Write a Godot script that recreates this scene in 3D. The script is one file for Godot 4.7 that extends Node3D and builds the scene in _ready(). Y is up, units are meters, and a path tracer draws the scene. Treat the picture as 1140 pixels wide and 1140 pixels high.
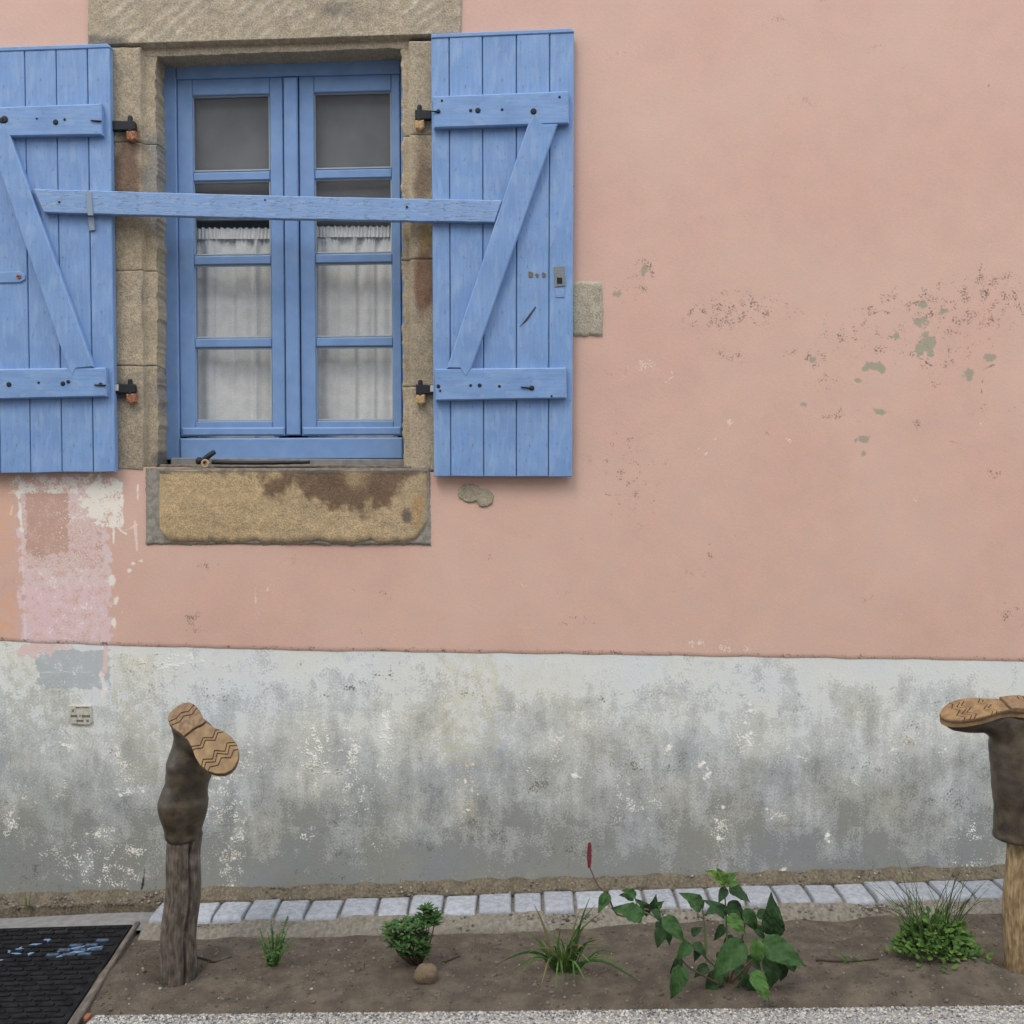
extends Node3D
# A pink rendered house front with a blue window and open shutters, a grey plinth,
# a narrow soil bed with two rubber boots on posts and a few plants.
# Metres, y up. The wall stands in the plane z = 0, the street slopes gently up to the right.

const FOCAL := 1168.0            # lens of the survey photograph, in its pixels
const EYE := Vector3(0, 1.6, 3.87)
const TILT := 2.1                # degrees that the camera looks down
const SLOPE := 0.03              # the street rises to the right

var M := {}
var rng := RandomNumberGenerator.new()
var lump := FastNoiseLite.new()
var fine := FastNoiseLite.new()
var house: Node3D

# ------------------------------------------------------------------ measuring
func sight(px: float, py: float) -> Vector3:
	var s := sin(deg_to_rad(TILT)); var c := cos(deg_to_rad(TILT))
	var v := -(py - 570.0) / FOCAL
	return Vector3((px - 570.0) / FOCAL, -s + v * c, -c - v * s)

func at(px: float, py: float, z := 0.0) -> Vector3:
	var d := sight(px, py)
	return EYE + d * ((z - EYE.z) / d.z)

func at2(px: float, py: float, z := 0.0) -> Vector2:
	var p := at(px, py, z)
	return Vector2(p.x, p.y)

func gy(x: float) -> float:
	return SLOPE * x

func on_ground(px: float, py: float, h := 0.0) -> Vector3:
	var d := sight(px, py)
	return EYE + d * ((h - EYE.y) / (d.y - SLOPE * d.x))

# ------------------------------------------------------------------ nodes
func numbered(parent: Node, called: String) -> String:
	if not parent.has_node(NodePath(called)):
		return called
	var k := 1
	while parent.has_node(NodePath("%s_%03d" % [called, k])):
		k += 1
	return "%s_%03d" % [called, k]

func offset(n: Node) -> Vector3:
	var p := Vector3.ZERO
	while n != self:
		p += (n as Node3D).position
		n = n.get_parent()
	return p

func meta(o: Node, label := "", category := "", group := "", kind := "") -> Node:
	if label: o.set_meta("label", label)
	if category: o.set_meta("category", category)
	if group: o.set_meta("group", group)
	if kind: o.set_meta("kind", kind)
	return o

func base(called: String, where: Vector3, parent: Node = self) -> Node3D:
	var o := Node3D.new()
	o.name = numbered(parent, called)
	parent.add_child(o, true)
	o.position = where - offset(parent)
	return o

func thing(called: String, where: Vector3, label: String, category: String, group := "") -> Node3D:
	var o := base(called, where)
	meta(o, label, category, group)
	return o

func put(called: String, mesh: Mesh, material: Material, parent: Node = self) -> MeshInstance3D:
	# a mesh whose vertices are in world coordinates
	var o := MeshInstance3D.new()
	o.name = numbered(parent, called)
	o.mesh = mesh
	o.material_override = material
	parent.add_child(o, true)
	o.position = -offset(parent)
	return o

func put_at(called: String, mesh: Mesh, material: Material, xf: Transform3D, parent: Node) -> MeshInstance3D:
	var o := put(called, mesh, material, parent)
	o.transform = Transform3D(xf.basis, xf.origin - offset(parent))
	return o

# ------------------------------------------------------------------ shapes
func start() -> SurfaceTool:
	var st := SurfaceTool.new()
	st.begin(Mesh.PRIMITIVE_TRIANGLES)
	st.set_smooth_group(-1)
	return st

func done(st: SurfaceTool) -> ArrayMesh:
	st.generate_normals()
	return st.commit()

func tri(st: SurfaceTool, a: Vector3, b: Vector3, c: Vector3) -> void:   # a b c counter-clockwise from outside
	st.add_vertex(a); st.add_vertex(c); st.add_vertex(b)

func quad(st: SurfaceTool, a: Vector3, b: Vector3, c: Vector3, d: Vector3) -> void:
	tri(st, a, b, c); tri(st, a, c, d)

func area(p: PackedVector2Array) -> float:
	var s := 0.0
	for i in p.size():
		s += p[i].cross(p[(i + 1) % p.size()])
	return s * 0.5

func inset(p: PackedVector2Array, b: float) -> PackedVector2Array:
	var out := PackedVector2Array()
	var n := p.size()
	for i in n:
		var e0 := (p[i] - p[(i + n - 1) % n]).normalized()
		var e1 := (p[(i + 1) % n] - p[i]).normalized()
		var n0 := Vector2(-e0.y, e0.x); var n1 := Vector2(-e1.y, e1.x)
		var m := n0 + n1
		var k := b / maxf(0.35, 1.0 + n0.dot(n1))
		out.append(p[i] + m * k)
	return out

func prism(st: SurfaceTool, poly: PackedVector2Array, z0: float, z1: float, bev: float, xf := Transform3D.IDENTITY, bend := 0.0) -> void:
	var p := poly.duplicate()
	if area(p) < 0.0: p.reverse()
	var q := inset(p, bev)
	var n := p.size()
	var f := func(v: Vector2, z: float) -> Vector3: return xf * Vector3(v.x, v.y, z - bend * pow(maxf(0.0, v.x - 0.13), 2.0))
	for i in n:
		var j := (i + 1) % n
		quad(st, f.call(p[i], z0), f.call(p[j], z0), f.call(p[j], z1 - bev), f.call(p[i], z1 - bev))
		quad(st, f.call(p[i], z1 - bev), f.call(p[j], z1 - bev), f.call(q[j], z1), f.call(q[i], z1))
	var t := Geometry2D.triangulate_polygon(p)
	for k in range(0, t.size(), 3):
		var a := t[k]; var b := t[k + 1]; var c := t[k + 2]
		if (p[b] - p[a]).cross(p[c] - p[a]) < 0.0:
			var w := b; b = c; c = w
		tri(st, f.call(q[a], z1), f.call(q[b], z1), f.call(q[c], z1))
		tri(st, f.call(p[a], z0), f.call(p[c], z0), f.call(p[b], z0))

func pxpoly(pts: Array, z := 0.0) -> PackedVector2Array:
	var o := PackedVector2Array()
	for k in range(0, pts.size(), 2):
		o.append(at2(pts[k], pts[k + 1], z))
	return o

func board(pts: Array, z0: float, z1: float, bev := 0.003) -> ArrayMesh:   # outline measured at its front face
	var st := start()
	prism(st, pxpoly(pts, z1), z0, z1, bev)
	return done(st)

func block(lo: Vector3, hi: Vector3, bev := 0.004) -> ArrayMesh:
	var st := start()
	prism(st, PackedVector2Array([Vector2(lo.x, lo.y), Vector2(hi.x, lo.y), Vector2(hi.x, hi.y), Vector2(lo.x, hi.y)]), lo.z, hi.z, bev)
	return done(st)

func mesh_of(v: PackedVector3Array, n: PackedVector3Array, ix: PackedInt32Array, uv := PackedVector2Array(), col := PackedColorArray()) -> ArrayMesh:
	var a := []
	a.resize(Mesh.ARRAY_MAX)
	a[Mesh.ARRAY_VERTEX] = v; a[Mesh.ARRAY_NORMAL] = n; a[Mesh.ARRAY_INDEX] = ix
	if uv.size(): a[Mesh.ARRAY_TEX_UV] = uv
	if col.size(): a[Mesh.ARRAY_COLOR] = col
	var m := ArrayMesh.new()
	m.add_surface_from_arrays(Mesh.PRIMITIVE_TRIANGLES, a)
	return m

# a sheet: pos(u, v) with u to the right and v up as seen from outside
func sheet(nu: int, nv: int, pos: Callable, col = null, uvf = null, skip = null) -> ArrayMesh:
	var v := PackedVector3Array(); var n := PackedVector3Array(); var ix := PackedInt32Array()
	var uv := PackedVector2Array(); var cc := PackedColorArray()
	var w := nu + 1
	for j in nv + 1:
		for i in w:
			var p: Vector3 = pos.call(float(i) / nu, float(j) / nv)
			v.append(p)
			if uvf != null: uv.append(uvf.call(p))
			if col != null: cc.append(col.call(p, float(i) / nu, float(j) / nv))
	for j in nv + 1:
		for i in w:
			var du := v[j * w + mini(i + 1, nu)] - v[j * w + maxi(i - 1, 0)]
			var dv := v[mini(j + 1, nv) * w + i] - v[maxi(j - 1, 0) * w + i]
			n.append(du.cross(dv).normalized())
	for j in nv:
		for i in nu:
			var a := j * w + i
			if skip != null and skip.call((v[a] + v[a + w + 1]) * 0.5): continue
			ix.append_array([a, a + w, a + 1, a + 1, a + w, a + w + 1])
	return mesh_of(v, n, ix, uv, cc)

# a tube along a path; jit(angle, t) scales the radius
func tube(path: Array, radii: Array, sides := 8, jit = null, col = null) -> ArrayMesh:
	var v := PackedVector3Array(); var n := PackedVector3Array(); var ix := PackedInt32Array(); var uv := PackedVector2Array(); var cc := PackedColorArray()
	var m := path.size()
	var ref := Vector3(0, 0, 1)
	if absf((path[m - 1] - path[0]).normalized().dot(ref)) > 0.9: ref = Vector3(0, 1, 0)
	var len_at := 0.0
	for k in m:
		var d: Vector3 = (path[mini(k + 1, m - 1)] - path[maxi(k - 1, 0)]).normalized()
		var a := ref.cross(d).normalized(); var b := d.cross(a).normalized()
		if k: len_at += (path[k] - path[k - 1]).length()
		for s in sides + 1:
			var t := TAU * s / sides
			var r: float = radii[k]
			if jit != null: r *= jit.call(t, float(k) / (m - 1))
			var dirv := a * cos(t) + b * sin(t)
			v.append(path[k] + dirv * r); n.append(dirv)
			uv.append(Vector2(float(s) / sides, len_at))
			if col != null: cc.append(col.call(t, float(k) / (m - 1)))
	var w := sides + 1
	for k in m:
		for s in w:
			var s0 := (s + sides - 1) % sides; var s1 := (s + 1) % sides
			var du := v[k * w + s1] - v[k * w + s0]
			var dv := v[mini(k + 1, m - 1) * w + s] - v[maxi(k - 1, 0) * w + s]
			var q := du.cross(dv).normalized()
			if q.length() > 0.5:
				n[k * w + s] = q if q.dot(n[k * w + s]) > 0 else -q
	for k in m - 1:
		for s in sides:
			var a2 := k * w + s
			ix.append_array([a2, a2 + w, a2 + 1, a2 + 1, a2 + w, a2 + w + 1])
	for e in 2:
		var k := 0 if e == 0 else m - 1
		var c := v.size()
		var d: Vector3 = (path[1] - path[0]).normalized() * -1.0 if e == 0 else (path[m - 1] - path[m - 2]).normalized()
		v.append(path[k]); n.append(d); uv.append(Vector2(0.5, 0)); if col != null: cc.append(col.call(0.0, float(e)))
		for s in w:
			v.append(v[k * w + s]); n.append(d); uv.append(Vector2(0.5, 0)); if col != null: cc.append(cc[k * w + s])
		for s in sides:
			if e == 0: ix.append_array([c, c + 1 + s, c + 2 + s])
			else: ix.append_array([c, c + 2 + s, c + 1 + s])
	return mesh_of(v, n, ix, uv, cc)

func curve(pts: Array, n: int) -> Array:
	var c := Curve3D.new()
	for k in pts.size():
		var t: Vector3 = (pts[mini(k + 1, pts.size() - 1)] - pts[maxi(k - 1, 0)]) / 6.0
		c.add_point(pts[k], -t, t)
	c.bake_interval = 0.005
	var out := []
	for k in n:
		out.append(c.sample_baked(c.get_baked_length() * k / (n - 1)))
	return out

func taper(a: float, b: float, n: int) -> Array:
	var o := []
	for k in n: o.append(lerpf(a, b, float(k) / (n - 1)))
	return o

# a bent leaf blade: from the origin along +y, facing +z, folded along its rib and drooping
func leaf_mesh(length: float, width: float, droop: float, fold: float, shape: int, rows := 8) -> ArrayMesh:
	var v := PackedVector3Array(); var n := PackedVector3Array(); var ix := PackedInt32Array()
	for k in rows + 1:
		var t := float(k) / rows
		var w := 0.0
		if shape == 0: w = pow(sin(PI * pow(t, 0.62)), 0.9) * (1.0 - 0.25 * t)         # ovate, pointed
		elif shape == 1: w = pow(sin(PI * clampf(t * 0.93 + 0.04, 0, 1)), 0.7)           # oblong
		else: w = 1.0 - pow(t, 2.2)                                                      # grass blade
		w *= width * 0.5
		var ang := droop * t
		var y := length * (sin(ang) / droop if absf(droop) > 0.01 else t)
		var z := -length * ((1.0 - cos(ang)) / droop if absf(droop) > 0.01 else 0.0)
		# broad leaves have a toothed margin and sunken veins that run from the rib towards the tip
		var cols := 9 if shape == 0 else 5
		for s in cols:
			var e := (s - (cols - 1) / 2.0) / ((cols - 1) / 2.0)
			var x := e * w
			var zz := z + absf(e) * w * fold
			if shape == 0:
				var tooth := 1.0 + (0.07 * (fposmod(t * 11.0, 1.0) - 0.5) if absf(e) > 0.99 else 0.0)
				x *= tooth
				zz += 0.06 * width * sin(t * 14.0 + e * 2.0) * absf(e) - 0.022 * width * cos((t - 0.32 * absf(e)) * TAU * 6.0) * minf(1.0, absf(e) * 3.0)
				if s == 4: zz -= 0.03 * width
			v.append(Vector3(x, y, zz))
	var nc := v.size() / (rows + 1)
	for k in rows + 1:
		for s in nc:
			var du := v[k * nc + mini(s + 1, nc - 1)] - v[k * nc + maxi(s - 1, 0)]
			var dv := v[mini(k + 1, rows) * nc + s] - v[maxi(k - 1, 0) * nc + s]
			var q := du.cross(dv)
			n.append(q.normalized() if q.length() > 1e-9 else Vector3(0, 0, 1))
	for k in rows:
		for s in nc - 1:
			var a := k * nc + s
			ix.append_array([a, a + nc, a + 1, a + 1, a + nc, a + nc + 1])
	return mesh_of(v, n, ix)

func aim(origin: Vector3, dir: Vector3, face: Vector3, k := 1.0) -> Transform3D:
	# +y along dir, +z as close to face as it can be
	var y := dir.normalized()
	var x := y.cross(face).normalized()
	var z := x.cross(y).normalized()
	return Transform3D(Basis(x * k, y * k, z * k), origin)

func joined(list: Array) -> ArrayMesh:     # [[mesh, transform], ...]
	var st := SurfaceTool.new()
	st.begin(Mesh.PRIMITIVE_TRIANGLES)
	for e in list:
		st.append_from(e[0], 0, e[1])
	return st.commit()

# smooth union of tapered bones, meshed as surface nets
func flesh(bones: Array, k: float, cell: float, cut: Callable) -> ArrayMesh:
	var lo := Vector3.INF; var hi := -Vector3.INF
	for b in bones:
		for e in 2:
			var r: Vector3 = Vector3.ONE * (b[2 + e] + 2.5 * cell)
			lo = lo.min(b[e] - r); hi = hi.max(b[e] + r)
	var nx := int((hi.x - lo.x) / cell) + 2; var ny := int((hi.y - lo.y) / cell) + 2; var nz := int((hi.z - lo.z) / cell) + 2
	var f := PackedFloat32Array(); f.resize(nx * ny * nz)
	var at_ := 0
	for z in nz:
		for y in ny:
			for x in nx:
				var p := lo + Vector3(x, y, z) * cell
				var d := 1.0
				for b in bones:
					var a: Vector3 = b[0]; var ab: Vector3 = b[1] - a
					var h := clampf((p - a).dot(ab) / ab.length_squared(), 0.0, 1.0)
					var e: float = (p - a - ab * h).length() - lerpf(b[2], b[3], h)
					var q := maxf(k - absf(d - e), 0.0) / k
					d = minf(d, e) - q * q * k * 0.25
				f[at_] = cut.call(p, d)
				at_ += 1
	var v := PackedVector3Array(); var ix := PackedInt32Array()
	var id := PackedInt32Array(); id.resize(nx * ny * nz); id.fill(-1)
	var sx := 1; var sy := nx; var sz := nx * ny
	for z in nz - 1:
		for y in ny - 1:
			for x in nx - 1:
				var o := x + y * sy + z * sz
				var sum := Vector3.ZERO; var cnt := 0; var neg := 0
				for c in 8:
					if f[o + (c & 1) * sx + ((c >> 1) & 1) * sy + ((c >> 2) & 1) * sz] < 0.0: neg += 1
				if neg == 0 or neg == 8: continue
				for c in 8:
					for ax in 3:
						if c & (1 << ax): continue
						var c2 := c | (1 << ax)
						var va := f[o + (c & 1) * sx + ((c >> 1) & 1) * sy + ((c >> 2) & 1) * sz]
						var vb := f[o + (c2 & 1) * sx + ((c2 >> 1) & 1) * sy + ((c2 >> 2) & 1) * sz]
						if (va < 0.0) == (vb < 0.0): continue
						var t := va / (va - vb)
						var pa := Vector3(c & 1, (c >> 1) & 1, (c >> 2) & 1); var pb := Vector3(c2 & 1, (c2 >> 1) & 1, (c2 >> 2) & 1)
						sum += pa.lerp(pb, t); cnt += 1
				id[o] = v.size()
				v.append(lo + (Vector3(x, y, z) + sum / cnt) * cell)
	var strides := [sx, sy, sz]
	for z in range(1, nz - 1):
		for y in range(1, ny - 1):
			for x in range(1, nx - 1):
				var o := x + y * sy + z * sz
				for ax in 3:
					var inside := f[o] < 0.0
					if inside == (f[o + strides[ax]] < 0.0): continue
					var u: int = strides[(ax + 1) % 3]; var w: int = strides[(ax + 2) % 3]
					var a := id[o - u - w]; var b := id[o - w]; var c := id[o]; var d := id[o - u]
					if a < 0 or b < 0 or c < 0 or d < 0: continue
					if inside: ix.append_array([a, c, b, a, d, c])
					else: ix.append_array([a, b, c, a, c, d])
	var n := PackedVector3Array(); n.resize(v.size())
	for t in range(0, ix.size(), 3):
		var q := (v[ix[t + 2]] - v[ix[t]]).cross(v[ix[t + 1]] - v[ix[t]])
		n[ix[t]] += q; n[ix[t + 1]] += q; n[ix[t + 2]] += q
	for t in n.size(): n[t] = n[t].normalized()
	return mesh_of(v, n, ix)

# ------------------------------------------------------------------ textures
func nimg(seed_: int, freq: float, oct: int, w: int, h: int, type := 0, seamless := true) -> PackedByteArray:
	var f := FastNoiseLite.new()
	f.seed = seed_; f.frequency = freq; f.fractal_octaves = oct
	f.noise_type = [FastNoiseLite.TYPE_SIMPLEX_SMOOTH, FastNoiseLite.TYPE_CELLULAR, FastNoiseLite.TYPE_CELLULAR, FastNoiseLite.TYPE_VALUE][type]
	if type == 1: f.cellular_return_type = FastNoiseLite.RETURN_CELL_VALUE; f.fractal_type = FastNoiseLite.FRACTAL_NONE
	if type == 2: f.cellular_return_type = FastNoiseLite.RETURN_DISTANCE; f.fractal_type = FastNoiseLite.FRACTAL_NONE
	var im := f.get_seamless_image(w, h, false, false, 0.12) if seamless else f.get_image(w, h)
	im.convert(Image.FORMAT_L8)
	return im.get_data()

# colour = mix(A, B, noise) * (1 + sum of layers); layers [seed, freq, octaves, type, amount, stretch x, stretch y]. Returns [colour, height]
func grain(n: int, a: Color, b: Color, mixer: Array, layers: Array, flecks := []) -> Array:
	var mx := nimg(mixer[0], mixer[1], mixer[2], n, n, mixer[3])
	var ls := []
	for l in layers: ls.append(nimg(l[0], l[1], l[2], n, n, l[3]))
	var rgb := PackedByteArray(); rgb.resize(n * n * 3)
	var hb := PackedByteArray(); hb.resize(n * n)
	var con: float = mixer[4]
	var fl := []      # flecks: [seed, frequency, threshold, colour, strength, stretch x, stretch y]
	for l in flecks: fl.append(nimg(l[0], l[1], 3, n, n))
	var srgb := PackedByteArray(); srgb.resize(1025)
	for k in 1025:
		srgb[k] = int(255.0 * Color(k / 1024.0, 0, 0).linear_to_srgb().r)
	for j in n:
		for i in n:
			var t := clampf((mx[j * n + i] / 255.0 - 0.5) * con + 0.5, 0.0, 1.0)
			var s := 1.0
			for q in ls.size():
				var l: Array = layers[q]
				s += l[4] * (ls[q][((j * int(l[6])) % n) * n + (i * int(l[5])) % n] / 255.0 - 0.5)
			s = clampf(s, 0.0, 2.0)
			var o := (j * n + i) * 3
			if fl.size():
				var c := (a + (b - a) * t) * s
				for q in fl.size():
					var l: Array = flecks[q]
					var e: float = clampf((fl[q][((j * int(l[6])) % n) * n + (i * int(l[5])) % n] / 255.0 - l[2]) * 14.0, 0.0, 1.0) * l[4]
					c = c.lerp(l[3], e)
					s -= e * 0.3
				rgb[o] = srgb[int(clampf(c.r, 0, 1) * 1024.0)]; rgb[o + 1] = srgb[int(clampf(c.g, 0, 1) * 1024.0)]; rgb[o + 2] = srgb[int(clampf(c.b, 0, 1) * 1024.0)]
				hb[j * n + i] = int(clampf(s * 0.5, 0, 1) * 255.0)
				continue
			rgb[o] = srgb[int(clampf((a.r + (b.r - a.r) * t) * s, 0, 1) * 1024.0)]
			rgb[o + 1] = srgb[int(clampf((a.g + (b.g - a.g) * t) * s, 0, 1) * 1024.0)]
			rgb[o + 2] = srgb[int(clampf((a.b + (b.b - a.b) * t) * s, 0, 1) * 1024.0)]
			hb[j * n + i] = int(clampf(s * 0.5, 0, 1) * 255.0)
	return [ImageTexture.create_from_image(Image.create_from_data(n, n, false, Image.FORMAT_RGB8, rgb)), ImageTexture.create_from_image(Image.create_from_data(n, n, false, Image.FORMAT_L8, hb))]

func plain(c: Color, rough := 0.8, metal := 0.0) -> StandardMaterial3D:     # c is linear
	var m := StandardMaterial3D.new()
	m.albedo_color = c.linear_to_srgb()
	m.roughness = rough
	m.metallic = metal
	return m

func grained(tex: Array, metres: Vector3, rough := 0.85, relief := 0.1, vcol := false) -> StandardMaterial3D:
	var m := StandardMaterial3D.new()
	m.albedo_texture = tex[0]
	m.roughness = rough
	m.uv1_triplanar = true
	m.uv1_world_triplanar = true
	m.uv1_scale = Vector3(1.0 / metres.x, 1.0 / metres.y, 1.0 / metres.z)
	if relief > 0.0:
		m.heightmap_enabled = true
		m.heightmap_texture = tex[1]
		m.heightmap_scale = relief
	m.vertex_color_use_as_albedo = vcol
	return m

# ---------------------------------------------------------------- wall paint
# the canvas: 5.2 m of wall, 2048 texels wide
const CW := 2048
const STEP := 5.2 / 2048.0
var ch := 0
var top := 0.0
var cb: PackedByteArray
var hb: PackedByteArray
var na: PackedByteArray      # coarse flakes
var nb: PackedByteArray      # fine flakes
var nl: PackedByteArray      # very large patches

func dab(k: int, c: Color, s: float, dh: int) -> void:
	var o := k * 3
	cb[o] = int(cb[o] + (c.r8 - cb[o]) * s)
	cb[o + 1] = int(cb[o + 1] + (c.g8 - cb[o + 1]) * s)
	cb[o + 2] = int(cb[o + 2] + (c.b8 - cb[o + 2]) * s)
	hb[k] = clampi(hb[k] + int(dh * s), 0, 255)

# kind "blob": one ragged patch; "flake": scattered flakes, thick in the middle; "scrape": coverage eaten by noise, square outline
func mark(kind: String, px: float, py: float, rx: float, ry: float, c: Color, dh := -30, amount := 0.5, strength := 0.9) -> void:
	var w := at2(px, py)
	var cx := (w.x + 2.6) / STEP; var cy := (top - w.y) / STEP
	var tx := rx * 1.32; var ty := ry * 1.32
	var m := 1.5
	for j in range(maxi(0, int(cy - ty * m)), mini(ch - 1, int(cy + ty * m)) + 1):
		for i in range(maxi(0, int(cx - tx * m)), mini(CW - 1, int(cx + tx * m)) + 1):
			var k := j * CW + i
			var dx := absf(i - cx) / tx; var dy := absf(j - cy) / ty
			var a := na[k] / 255.0 - 0.5; var b := nb[k] / 255.0 - 0.5
			var e := 0.0
			if kind == "blob":
				e = 1.0 - sqrt(dx * dx + dy * dy) + a * 1.5 * amount + b * 0.5 * amount
				e *= minf(tx, ty) * 0.6
			elif kind == "flake":
				var d := dx * dx + dy * dy
				e = (b * 1.0 + a * 0.7 - (0.30 - amount * 0.3) - d * 0.17) * 9.0
			else:
				var d2 := maxf(dx, dy)
				e = (amount - 0.5 + a * 0.9 + b * 0.9) * 5.0
				e = minf(e, (1.0 - d2 + a * 0.34 + b * 0.12) * minf(tx, ty) * 0.8)
			if e > 0.0: dab(k, c, clampf(e, 0.0, 1.0) * strength, dh)

func stroke(pts: Array, wpx: float, c: Color, dh := -20, rag := 0.5, strength := 0.9) -> void:
	for q in range(0, pts.size() - 2, 2):
		var p0 := at2(pts[q], pts[q + 1]); var p1 := at2(pts[q + 2], pts[q + 3])
		var a := Vector2((p0.x + 2.6) / STEP, (top - p0.y) / STEP); var b := Vector2((p1.x + 2.6) / STEP, (top - p1.y) / STEP)
		var w := wpx * 0.66
		for j in range(maxi(0, int(minf(a.y, b.y) - w * 2)), mini(ch - 1, int(maxf(a.y, b.y) + w * 2)) + 1):
			for i in range(maxi(0, int(minf(a.x, b.x) - w * 2)), mini(CW - 1, int(maxf(a.x, b.x) + w * 2)) + 1):
				var k := j * CW + i
				var p := Vector2(i, j)
				var h := clampf((p - a).dot(b - a) / maxf(0.01, (b - a).length_squared()), 0, 1)
				var e := w - (p - a - (b - a) * h).length() + (na[k] / 255.0 - 0.5) * rag * 6.0 + (nb[k] / 255.0 - 0.5) * rag * 3.0
				if e > 0.0: dab(k, c, minf(e, 1.0) * strength, dh)

func canvas(height: int, top_y: float) -> void:
	ch = height; top = top_y
	cb = PackedByteArray(); cb.resize(CW * ch * 3)
	hb = PackedByteArray(); hb.resize(CW * ch)

func wall_material(rough: float, relief: float) -> StandardMaterial3D:
	var m := StandardMaterial3D.new()
	m.albedo_texture = ImageTexture.create_from_image(Image.create_from_data(CW, ch, false, Image.FORMAT_RGB8, cb))
	m.roughness = rough
	m.heightmap_enabled = true
	m.heightmap_texture = ImageTexture.create_from_image(Image.create_from_data(CW, ch, false, Image.FORMAT_L8, hb))
	m.heightmap_scale = relief
	return m

func c8(r: int, g: int, b: int) -> Color:
	return Color8(r, g, b)

func paint_pink() -> void:
	canvas(1024, 3.5)
	var mid := nimg(31, 0.018, 3, CW, ch, 0, false)
	var base_c := c8(202, 167, 152)
	for j in ch:
		var js := (j * 5) % ch
		for i in CW:
			var k := j * CW + i
			var l := nl[k] / 255.0 - 0.5
			var m := mid[k] / 255.0 - 0.5
			var s := nb[js * CW + (i >> 1)] / 255.0 - 0.5     # brush marks lie flat
			var g := nb[k] / 255.0 - 0.5
			var o := k * 3
			var d := l * 5.0 + m * 3.0 + s * 7.0 + g * 6.0
			cb[o] = clampi(int(base_c.r8 + d + m * 4.0), 0, 255)
			cb[o + 1] = clampi(int(base_c.g8 + d + l * 5.0), 0, 255)
			cb[o + 2] = clampi(int(base_c.b8 + d + l * 4.0), 0, 255)
			hb[k] = clampi(int(150 + m * 34 + s * 22 + g * 18), 0, 255)
	var dirt := c8(116, 103, 90); var lime := c8(222, 212, 198); var deep := c8(176, 132, 120); var green := c8(156, 149, 130)
	# faint trowel scars and deeper pink grazes all over
	for q in 150:
		var x := rng.randf_range(-60, 1200); var y := rng.randf_range(-20, 735)
		if q % 3 == 0: mark("flake", x, y, rng.randf_range(8, 30), rng.randf_range(4, 12), deep, -12, 0.28, 0.7)
		elif q % 3 == 1: stroke([x, y, x + rng.randf_range(-28, 28), y + rng.randf_range(-4, 4)], 0.7, deep, -10, 0.25, 0.4)
		else: mark("flake", x, y, 5, 4, dirt if rng.randf() < 0.6 else lime, -20, 0.34, 0.8)
	# flaking zone right of the shutter: [x, y, rx, ry, amount]
	for e in [[718, 300, 12, 10, .75], [712, 318, 16, 12, .5], [700, 322, 18, 12, .35], [806, 348, 34, 20, .62], [835, 335, 22, 13, .5], [775, 352, 20, 12, .5], [815, 395, 22, 10, .4], [828, 344, 60, 20, .36],
			[990, 330, 10, 16, .45], [1035, 342, 34, 20, .62], [1075, 345, 60, 40, .42], [1098, 315, 22, 16, .62], [1120, 330, 40, 30, .5], [998, 375, 12, 12, .6], [978, 388, 10, 8, .6], [905, 398, 16, 12, .6], [882, 392, 10, 6, .5],
			[920, 424, 14, 10, .4], [935, 462, 26, 8, .42], [1040, 392, 46, 28, .35], [1044, 424, 8, 6, .7], [1020, 470, 6, 6, .7], [1106, 527, 14, 8, .5], [1120, 680, 14, 14, .42], [948, 372, 40, 26, .3], [720, 560, 8, 6, .6], [1092, 455, 6, 6, .6], [970, 345, 24, 6, .4],
			[430, 662, 9, 5, .7], [215, 686, 8, 5, .9], [217, 700, 12, 8, .55], [235, 630, 16, 6, .5], [545, 620, 6, 4, .6], [790, 612, 5, 10, .5], [640, 690, 24, 8, .35], [700, 520, 40, 60, .16]]:
		mark("flake", e[0], e[1], e[2], e[3], dirt, -34, e[4], 0.8)
	for e in [[716, 300, 4, 5], [1033, 383, 9, 13], [1026, 388, 7, 7], [973, 409, 12, 6], [982, 411, 8, 4], [1024, 358, 8, 5], [1077, 416, 6, 6], [1028, 340, 6, 4], [1102, 397, 8, 4], [980, 458, 8, 4], [960, 489, 9, 5], [895, 450, 5, 3], [687, 328, 5, 4], [962, 505, 4, 3], [1052, 346, 7, 3], [955, 423, 4, 3], [998, 373, 5, 4], [905, 400, 5, 4]]:
		mark("blob", e[0], e[1], e[2], e[3], green, -34, 0.9, 0.95)
	stroke([1094, 411, 1093, 428, 1092, 438], 1.2, dirt, -40, 0.5)
	stroke([1094, 411, 1106, 406], 1.6, dirt, -40, 0.5)
	stroke([972, 349, 982, 345, 990, 348], 1.3, dirt, -40, 0.4)
	stroke([1030, 402, 1036, 407, 1042, 406], 1.5, dirt, -40, 0.3)
	stroke([1052, 490, 1062, 492, 1080, 497, 1095, 506], 0.7, deep, -30, 0.4)
	stroke([660, 376, 640, 380], 2.2, c8(190, 165, 146), -20, 0.7, 0.6)
	for e in [[718, 407, 16, 5, .8], [694, 422, 5, 3, .9], [748, 420, 16, 10, .3], [783, 503, 9, 4, .6], [795, 488, 4, 3, .8], [812, 470, 4, 6, .7], [880, 490, 5, 4, .6], [1018, 557, 3, 2, .9], [776, 716, 8, 4, 1.0], [808, 719, 9, 6, 1.0], [830, 722, 9, 4, .7], [795, 726, 30, 5, .35], [1092, 470, 5, 4, .5], [300, 655, 14, 7, .4], [285, 678, 3, 16, .6], [640, 725, 26, 4, .3], [1010, 648, 6, 4, .5]]:
		mark("flake", e[0], e[1], e[2], e[3], lime, -20, e[4], 0.9)
	stroke([284, 655, 284, 684], 0.9, lime, -10, 0.5)
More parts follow.
